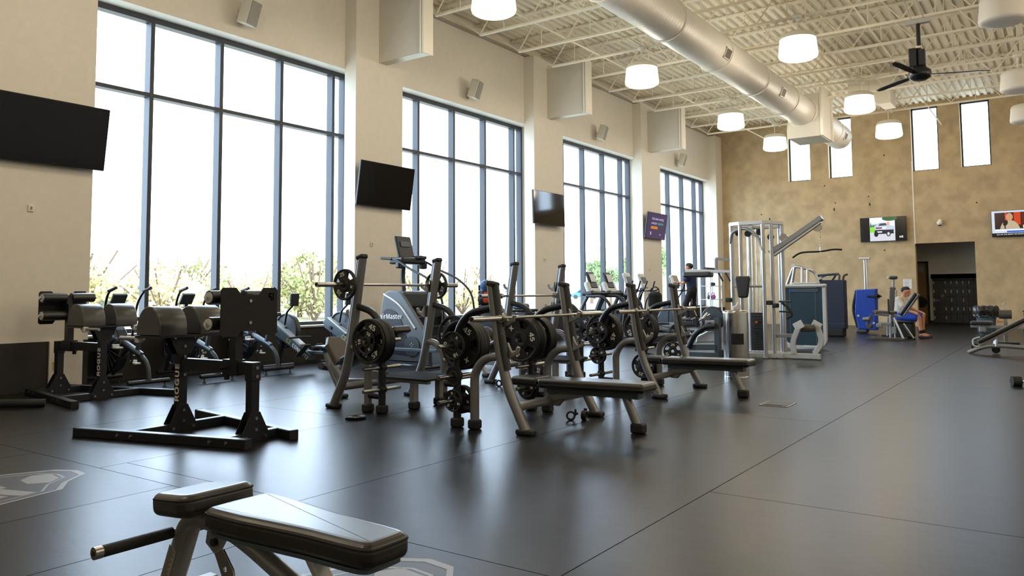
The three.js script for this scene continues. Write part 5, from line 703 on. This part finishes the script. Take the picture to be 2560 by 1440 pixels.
function headCaps(h, f) { const S = V(...f).cross(V(0, 1, 0)), P = (a, y, s) => [h[0] + f[0] * a + S.x * s, h[1] + y, h[2] + f[2] * a + S.z * s]; return [[P(-.02, .03, 0), P(.01, .04, 0), .088, .086], [P(.02, -.02, 0), P(.035, -.075, 0), .072, .045], [P(.085, 0, 0), P(.105, -.025, 0), .012, .016], [P(0, .0, .082), P(0, -.03, .08), .014, .01], [P(0, .0, -.082), P(0, -.03, -.08), .014, .01], [P(.085, -.06, -.016), P(.085, -.06, .016), .011, .011], [P(.08, .025, -.05), P(.085, .025, .05), .014, .014]]; }
function person(label, p, turn, J, cl) {
  const t = thing('person', label, 'person', p, turn), B = [], f = J.face;
  const limb = (a, b, r0, r1) => B.push([a, b, r0, r1]);
  limb(J.pelvis, J.waist, .125, .115); limb(J.waist, J.chest, .115, .135); limb(J.shL, J.shR, .07, .07); limb(J.chest, J.neck, .1, .055); limb(J.neck, J.head, .052, .05);
  for (const s of ['L', 'R']) { limb(J['hip' + s], J['kn' + s], .085, .056); limb(J['kn' + s], J['an' + s], .058, .036); limb(J['an' + s], addv(J['an' + s], [f[0] * .15, -.045, f[2] * .15]), .036, .03); limb(J['an' + s], addv(J['an' + s], [-f[0] * .03, -.03, 0]), .034, .03); limb(J['sh' + s], J['el' + s], .05, .038); limb(J['el' + s], J['wr' + s], .038, .026); }
  B.push(...headCaps(J.head, f)); const pts = B.flatMap((c) => [c[0], c[1]]), lo = [0, 1, 2].map((i) => Math.min(...pts.map((q) => q[i])) - .14), hi = [0, 1, 2].map((i) => Math.max(...pts.map((q) => q[i])) + .14);
  const hands = ['L', 'R'].map((s) => hand(J['wr' + s], sub(J['wr' + s], J['el' + s]), J.handUp ?? [0, 1, 0], s === 'L' ? 1 : -1));
  mk('body', [blob(B, lo, hi, 104, .03), ...hands], cl.skin, t);
  const grow = (c, g) => c.map(([a, b, r0, r1]) => [a, b, r0 + g, r1 + g]); const mid = (a, b, k) => a.map((v, i) => v + (b[i] - v) * k);
  const sh = grow([[J.pelvis, J.waist, .125, .118], [J.waist, J.chest, .118, .138], [J.shL, J.shR, .07, .07], [J.chest, J.neck, .1, .05], [J.shL, mid(J.shL, J.elL, .62), .052, .056], [J.shR, mid(J.shR, J.elR, .62), .052, .056]], .014); mk('t_shirt', [blob(sh, lo, hi, 80, .04, (q) => Math.max(J.pelvis[1] - .04 - q[1], q[1] - J.neck[1] - .01))], cl.shirt, t);
  const kk = cl.shorts ? .85 : .96, pn = grow([[J.pelvis, addv(J.pelvis, [0, .06, 0]), .128, .12], ...['L', 'R'].flatMap((s) => cl.shorts ? [[J['hip' + s], mid(J['hip' + s], J['kn' + s], kk), .09, .078]] : [[J['hip' + s], J['kn' + s], .088, .062], [J['kn' + s], mid(J['kn' + s], J['an' + s], kk), .062, .045]])], .018); mk(cl.shorts ? 'shorts' : 'trousers', [blob(pn, lo, hi, 80, .04)], cl.pants, t);
  if (cl.stripe) for (const s of ['L', 'R']) { const o = [0, 0, s === 'L' ? .1 : -.1]; mk('side_stripe', [beam([addv(J['hip' + s], o), addv(J['kn' + s], [0, 0, o[2] * .82]), addv(J['an' + s], [0, .05, o[2] * .64])], .03, .008)], cl.stripe, t); }
  for (const s of ['L', 'R']) { mk('shoe', [blob([[addv(J['an' + s], [-f[0] * .04, -.05, -f[2] * .04]), addv(J['an' + s], [f[0] * .17, -.06, f[2] * .17]), .046, .042]], addv(J['an' + s], [-.25, -.2, -.25]), addv(J['an' + s], [.25, .1, .25]), 40, .01, (q) => J['an' + s][1] - .09 - q[1])], cl.shoe, t); if (cl.sock) mk('sock', [rod(addv(J['an' + s], [0, -.03, 0]), mid(J['an' + s], J['kn' + s], .25), .044, 16, .048)], cl.sock, t); }
  const hc = [[addv(J.head, [-f[0] * .03, .045, 0]), addv(J.head, [f[0] * .015, .055, 0]), .09, .085]]; mk('hair', [blob(hc, addv(J.head, [-.2, -.15, -.2]), addv(J.head, [.2, .25, .2]), 48, .01, (q) => { const fx = (q[0] - J.head[0]) * f[0]; return fx > .03 ? J.head[1] + .055 - q[1] : J.head[1] - cl.hairLow - q[1]; })], cl.hair ?? M.hair, t);
  return t;
}
person('man in navy t-shirt and striped black trousers using an elliptical', [-8.72, .4, -21.3], Math.PI, { face: [1, 0, 0], pelvis: [0, .86, 0], waist: [.01, 1.0, 0], chest: [.02, 1.2, 0], neck: [.04, 1.36, 0], head: [.07, 1.5, 0], shL: [.02, 1.3, -.18], shR: [.02, 1.3, .18], elL: [.14, 1.06, -.24], elR: [.14, 1.06, .24], wrL: [.36, 1.08, -.2], wrR: [.36, 1.08, .2], hipL: [0, .82, -.09], hipR: [0, .82, .09], knL: [.14, .46, -.12], knR: [.02, .42, .13], anL: [.08, .1, -.14], anR: [-.1, .07, .14] }, { skin: M.skin, shirt: M.navyShirt, pants: M.blackCloth, stripe: M.whiteShirt, shoe: M.shoeGrey, hairLow: .03 });
person('seated man in grey t-shirt and blue shorts with black headphones', [-3.42, 0, -22.28], -.2, { face: [1, 0, 0], pelvis: [-.05, .55, 0], waist: [-.06, .7, 0], chest: [-.02, .88, 0], neck: [.03, 1.04, 0], head: [.1, 1.17, 0], shL: [-.01, .98, -.19], shR: [-.01, .98, .19], elL: [.12, .74, -.26], elR: [.14, .72, .27], wrL: [.36, .66, -.18], wrR: [.36, .64, .22], hipL: [0, .54, -.1], hipR: [0, .54, .1], knL: [.42, .54, -.15], knR: [.44, .52, .17], anL: [.42, .1, -.16], anR: [.5, .1, .19], handUp: [0, 1, 0] }, { skin: M.skinFair, shirt: M.whiteShirt, pants: M.blueShorts, shorts: true, shoe: M.shoe, sock: M.sock, hairLow: .06 });
// ---------------------------------------------------------------- outside the windows
{
  const M2 = { pave: mat('pavement', '#c9c4b8', .9, 0, { map: rep(tCoarse, .2, .2, true) }), grass: mat('dryGrass', '#b9ae86', .95, 0, { map: rep(tCoarse, .15, .15, true) }), bark: mat('bark', '#5a4a3c', .9), leafA: mat('leafOlive', '#8d9260', .8), leafB: mat('leafYellow', '#b5aa78', .8), leafC: mat('leafGreen', '#728a5c', .8), twig: mat('twig', '#6d5c50', .9), stone: mat('buildingTan', '#b49b78', .9), win: mat('buildingGlass', '#6f8494', .2) };
  const g = structGroup('ground', 'pale pavement and dry grass outside the windows');
  struct('pavement', mbx(-26, -11.45, -.2, -.05, -75, 20), M2.pave, null, g);
  const slope = (x0, x1, y0, y1, m, nm) => { const q = new THREE.BufferGeometry(); q.setAttribute('position', new THREE.Float32BufferAttribute([x0, y0, 40, x0, y0, -200, x1, y1, -200, x0, y0, 40, x1, y1, -200, x1, y1, 40], 3)); q.setAttribute('uv', new THREE.Float32BufferAttribute([0, 0, 24, 0, 24, 8, 0, 0, 24, 8, 0, 8], 2)); q.computeVertexNormals(); if (q.attributes.normal.getY(0) < 0) { q.index = null; q.scale(1, 1, 1); } struct(nm, q, m, null, g); };
  slope(-26, -60, -.06, .3, M2.grass, 'grass_field'); slope(-60, -180, .3, 1.0, M2.pave, 'parking_lot'); struct('verge', mbx(-26, -11.45, -.2, -.06, -200, -75), M2.pave, null, g); struct('apron', mbx(-11.45, 30, -.3, -.08, -200, -33.5), M2.pave, null, g);
  const wing = struct('wall_wing', mbx(-13.3, -11.46, 0, 7.4, -30.6, -30.0), M.wallPaint, 'pale outside wing wall seen through the last window');
  function leaves(n, c, r, m, size, parent, nm = 'foliage') {
    const pos = [], q = new THREE.Quaternion(), e = new THREE.Euler();
    for (let i = 0; i < n; i++) { let x, y, z; const k = c[Math.floor(rnd() * c.length)]; do { x = rr(-1, 1); y = rr(-1, 1); z = rr(-1, 1); } while (x * x + y * y + z * z > 1); const P = V(k[0] + x * r * k[3], k[1] + y * r * k[3] * .75, k[2] + z * r * k[3]); e.set(rr(0, 6), rr(0, 6), rr(0, 6)); q.setFromEuler(e); const s = size * rr(.6, 1.3); const A = V(-s, -s * .5, 0).applyQuaternion(q).add(P), B = V(s, -s * .4, 0).applyQuaternion(q).add(P), C = V(s * .7, s * .6, 0).applyQuaternion(q).add(P), D = V(-s * .8, s * .5, 0).applyQuaternion(q).add(P); for (const v of [A, B, C, A, C, D]) pos.push(v.x, v.y, v.z); }
    const b = new THREE.BufferGeometry(); b.setAttribute('position', new THREE.Float32BufferAttribute(pos, 3)); b.computeVertexNormals(); const o = mk(nm, clean(b), m, parent); o.userData.kind = 'stuff'; return o;
  }
  function tree(label, p, h, { leafy = 1, m = M2.leafA, spread = 1, gr = 'trees outside the windows' } = {}) {
    const t = thing('tree', label, 'tree', p, 0, gr), br = [], tips = []; const grow = (a, d, L, r, k) => { const b = a.clone().addScaledVector(d, L), mid = a.clone().lerp(b, .5).add(V(rr(-.06, .06) * L, 0, rr(-.06, .06) * L)); br.push(tube([a, mid, b], r, k > 2 ? 6 : 4, { cap: false, taper: (u) => 1 - u * .4 })); if (k <= 0) { tips.push(b); return; } const n = k > 1 ? 3 : 3; for (let i = 0; i < n; i++) { const a2 = rr(0, 6.28), tilt = rr(.35, .85) * spread; const nd = d.clone().multiplyScalar(Math.cos(tilt)).add(V(Math.cos(a2), .0, Math.sin(a2)).multiplyScalar(Math.sin(tilt))).normalize(); grow(b, nd, L * rr(.6, .8), r * .58, k - 1); } tips.push(b, mid); };
    grow(V(0, -.05, 0), V(rr(-.1, .1), 1, rr(-.1, .1)).normalize(), h * .24, h * .03, 4);
    mk('trunk', br[0], M2.bark, t); mk('branches', br.slice(1), leafy ? M2.bark : M2.twig, t);
    if (leafy) leaves(Math.round(3600 * leafy), tips.map((v) => [v.x, v.y, v.z, 1]), h * .1, m, h * .015, t); return t;
  }
  function bush(label, p, r, m) { const t = thing('shrub', label, 'shrub', p, 0, 'dry shrubs outside the windows'); const st = []; for (let i = 0; i < 14; i++) { const a = rr(0, 6.28), e = V(Math.cos(a) * r * rr(.3, .9), r * rr(.6, 1.15), Math.sin(a) * r * rr(.3, .9)); st.push(tube([V(0, -.05, 0), e.clone().multiplyScalar(.5).add(V(0, .1, 0)), e], .015 * r, 4, { cap: false })); } mk('stems', st, M2.twig, t); leaves(1700, Array.from({ length: 16 }, () => { const a = rr(0, 6.28); return [Math.cos(a) * r * rr(.1, .7), r * rr(.25, .8), Math.sin(a) * r * rr(.1, .7), 1]; }), r * .36, m, r * .034, t); }
  tree('bare branching tree among dry brush outside the widest window', [-27, 0, -12.6], 4.3, { leafy: .12, m: M2.leafB, spread: 1.1 }); tree('leafy olive-green tree outside the widest window', [-32, .1, -26.5], 5.2, { m: M2.leafA, leafy: 1.2 }); tree('yellow-green tree beside the olive tree outside', [-33, .1, -30.5], 5.0, { m: M2.leafB }); tree('thin bare tree with pale twigs outside the first column', [-33, .1, -34.5], 4.6, { leafy: .25, m: M2.leafB });
  tree('small bare tree standing before the car park', [-36, .15, -47], 4.8, { leafy: .12, m: M2.leafB, spread: .8 }); tree('bare tree at the edge of the second window', [-38, .15, -41], 4.4, { leafy: .1, m: M2.leafB }); tree('round green tree near the tan building', [-40, .15, -71], 6.4, { m: M2.leafC, leafy: 1.2 }); tree('green street tree in front of the tan building', [-34, .1, -64], 5.2, { m: M2.leafC }); tree('low brown tree beside the parked cars', [-42, .2, -65], 3.6, { m: M2.leafB, leafy: .6 }); tree('leafy green tree outside the last window', [-24, -.05, -52], 6.5, { m: M2.leafC, leafy: 1.2 });
  const bs = []; for (let i = 0; i < 19; i++) bs.push([-28.5 - (i * 7 % 5) * .9, -9.5 - i * 1.5, 1.9 + (i * 5 % 4) * .28]);
  bs.forEach(([x, z, r], i) => bush(['tangled straw-coloured shrub in the dry grass outside', 'pale green wispy shrub in the dry grass outside', 'yellowish twiggy shrub in the dry grass outside'][i % 3], [x, 0, z], r, [M2.leafB, M2.leafA, mat('leafStraw', '#c2b58a', .85)][i % 3]));
  // parked cars
  const carM = [mat('carWhite', '#e6e8ea', .25, .2), mat('carSilver', '#aeb4ba', .25, .5), mat('carBlue', '#3d6fb0', .25, .3), mat('carDark', '#3b4048', .25, .4)], cg = mat('carGlass', '#20282e', .1);
  function car(label, p, turn, m) { const t = thing('car', label, 'car', p, turn, 'cars parked outside'); mk('body', [mv(ext([[-2.2, .3], [-2.25, .75], [-1.5, .9], [-.8, 1.42], [.7, 1.45], [1.4, .95], [2.15, .85], [2.25, .35]], 1.75, .12, 2), 0, 0, 0)], m, t); mk('side_glass', [ext([[-1.2, .95], [-.7, 1.35], [.62, 1.37], [1.1, .97]], 1.77, .005)], cg, t); for (const x of [-1.4, 1.4]) for (const z of [-.8, .8]) mk('wheel', [cyl(.32, .32, .2, x, .32, z, 20, Math.PI / 2)], M.blackRubber, t); }
  [[-83, -101, 0, 'white saloon car parked first in the row'], [-82, -108, 1, 'silver car parked beside the white saloon'], [-82, -116, 0, 'white car parked near the lamp posts'], [-80, -123, 3, 'dark grey car parked between pale cars'], [-58, -101, 2, 'blue car parked outside the third window'], [-56, -106, 1, 'silver car parked next to the blue car'], [-84, -94, 1, 'silver hatchback parked by the bare tree'], [-55, -112, 0, 'white car parked beyond the blue car']].forEach(([x, z, m, l]) => car(l, [x, x < -70 ? .42 : .28, z], .5, carM[m]));
  const b = thing('tan_building', 'flat-roofed tan building beyond the car park', 'building', [-62, 0, -135]); mk('block', [cb(-9, 9, 0, 9.5, -7, 7)], M2.stone, b); mk('block', [cb(3, 14, 0, 12.5, -9, 5)], M2.stone, b); mk('parapet', [cb(-9.2, 9.2, 9.5, 9.9, -7.2, 7.2)], M.white, b); for (const [x, y] of [[-5, 5.5], [-1, 5.5], [3, 5.5], [-5, 2.4], [-1, 2.4], [3, 2.4], [8, 7], [11, 7]]) mk('window', [cb(x - .7, x + .7, y - .9, y + .9, 6.95, 7.06)], M2.win, b);
  for (const [x, z, l] of [[-60, -108, 'tall car park lamp post beside the tan building'], [-66, -100, 'tall car park lamp post near the parked cars']]) { const q = thing('lamp_post', l, 'lamp post', [x, .2, z]); mk('pole', [rod([0, 0, 0], [0, 6.2, 0], .09)], M.white, q); mk('lamp_head', [rb(1.2, .14, .4, .04, .4, 6.2, 0)], M.white, q); }
  const k = struct('kerb', mbx(-27, -26.5, -.1, .06, -75, -36), mat('redKerb', '#a0523f', .8), 'faded red kerb along the pavement outside');
}
renderer.render(scene, camera);
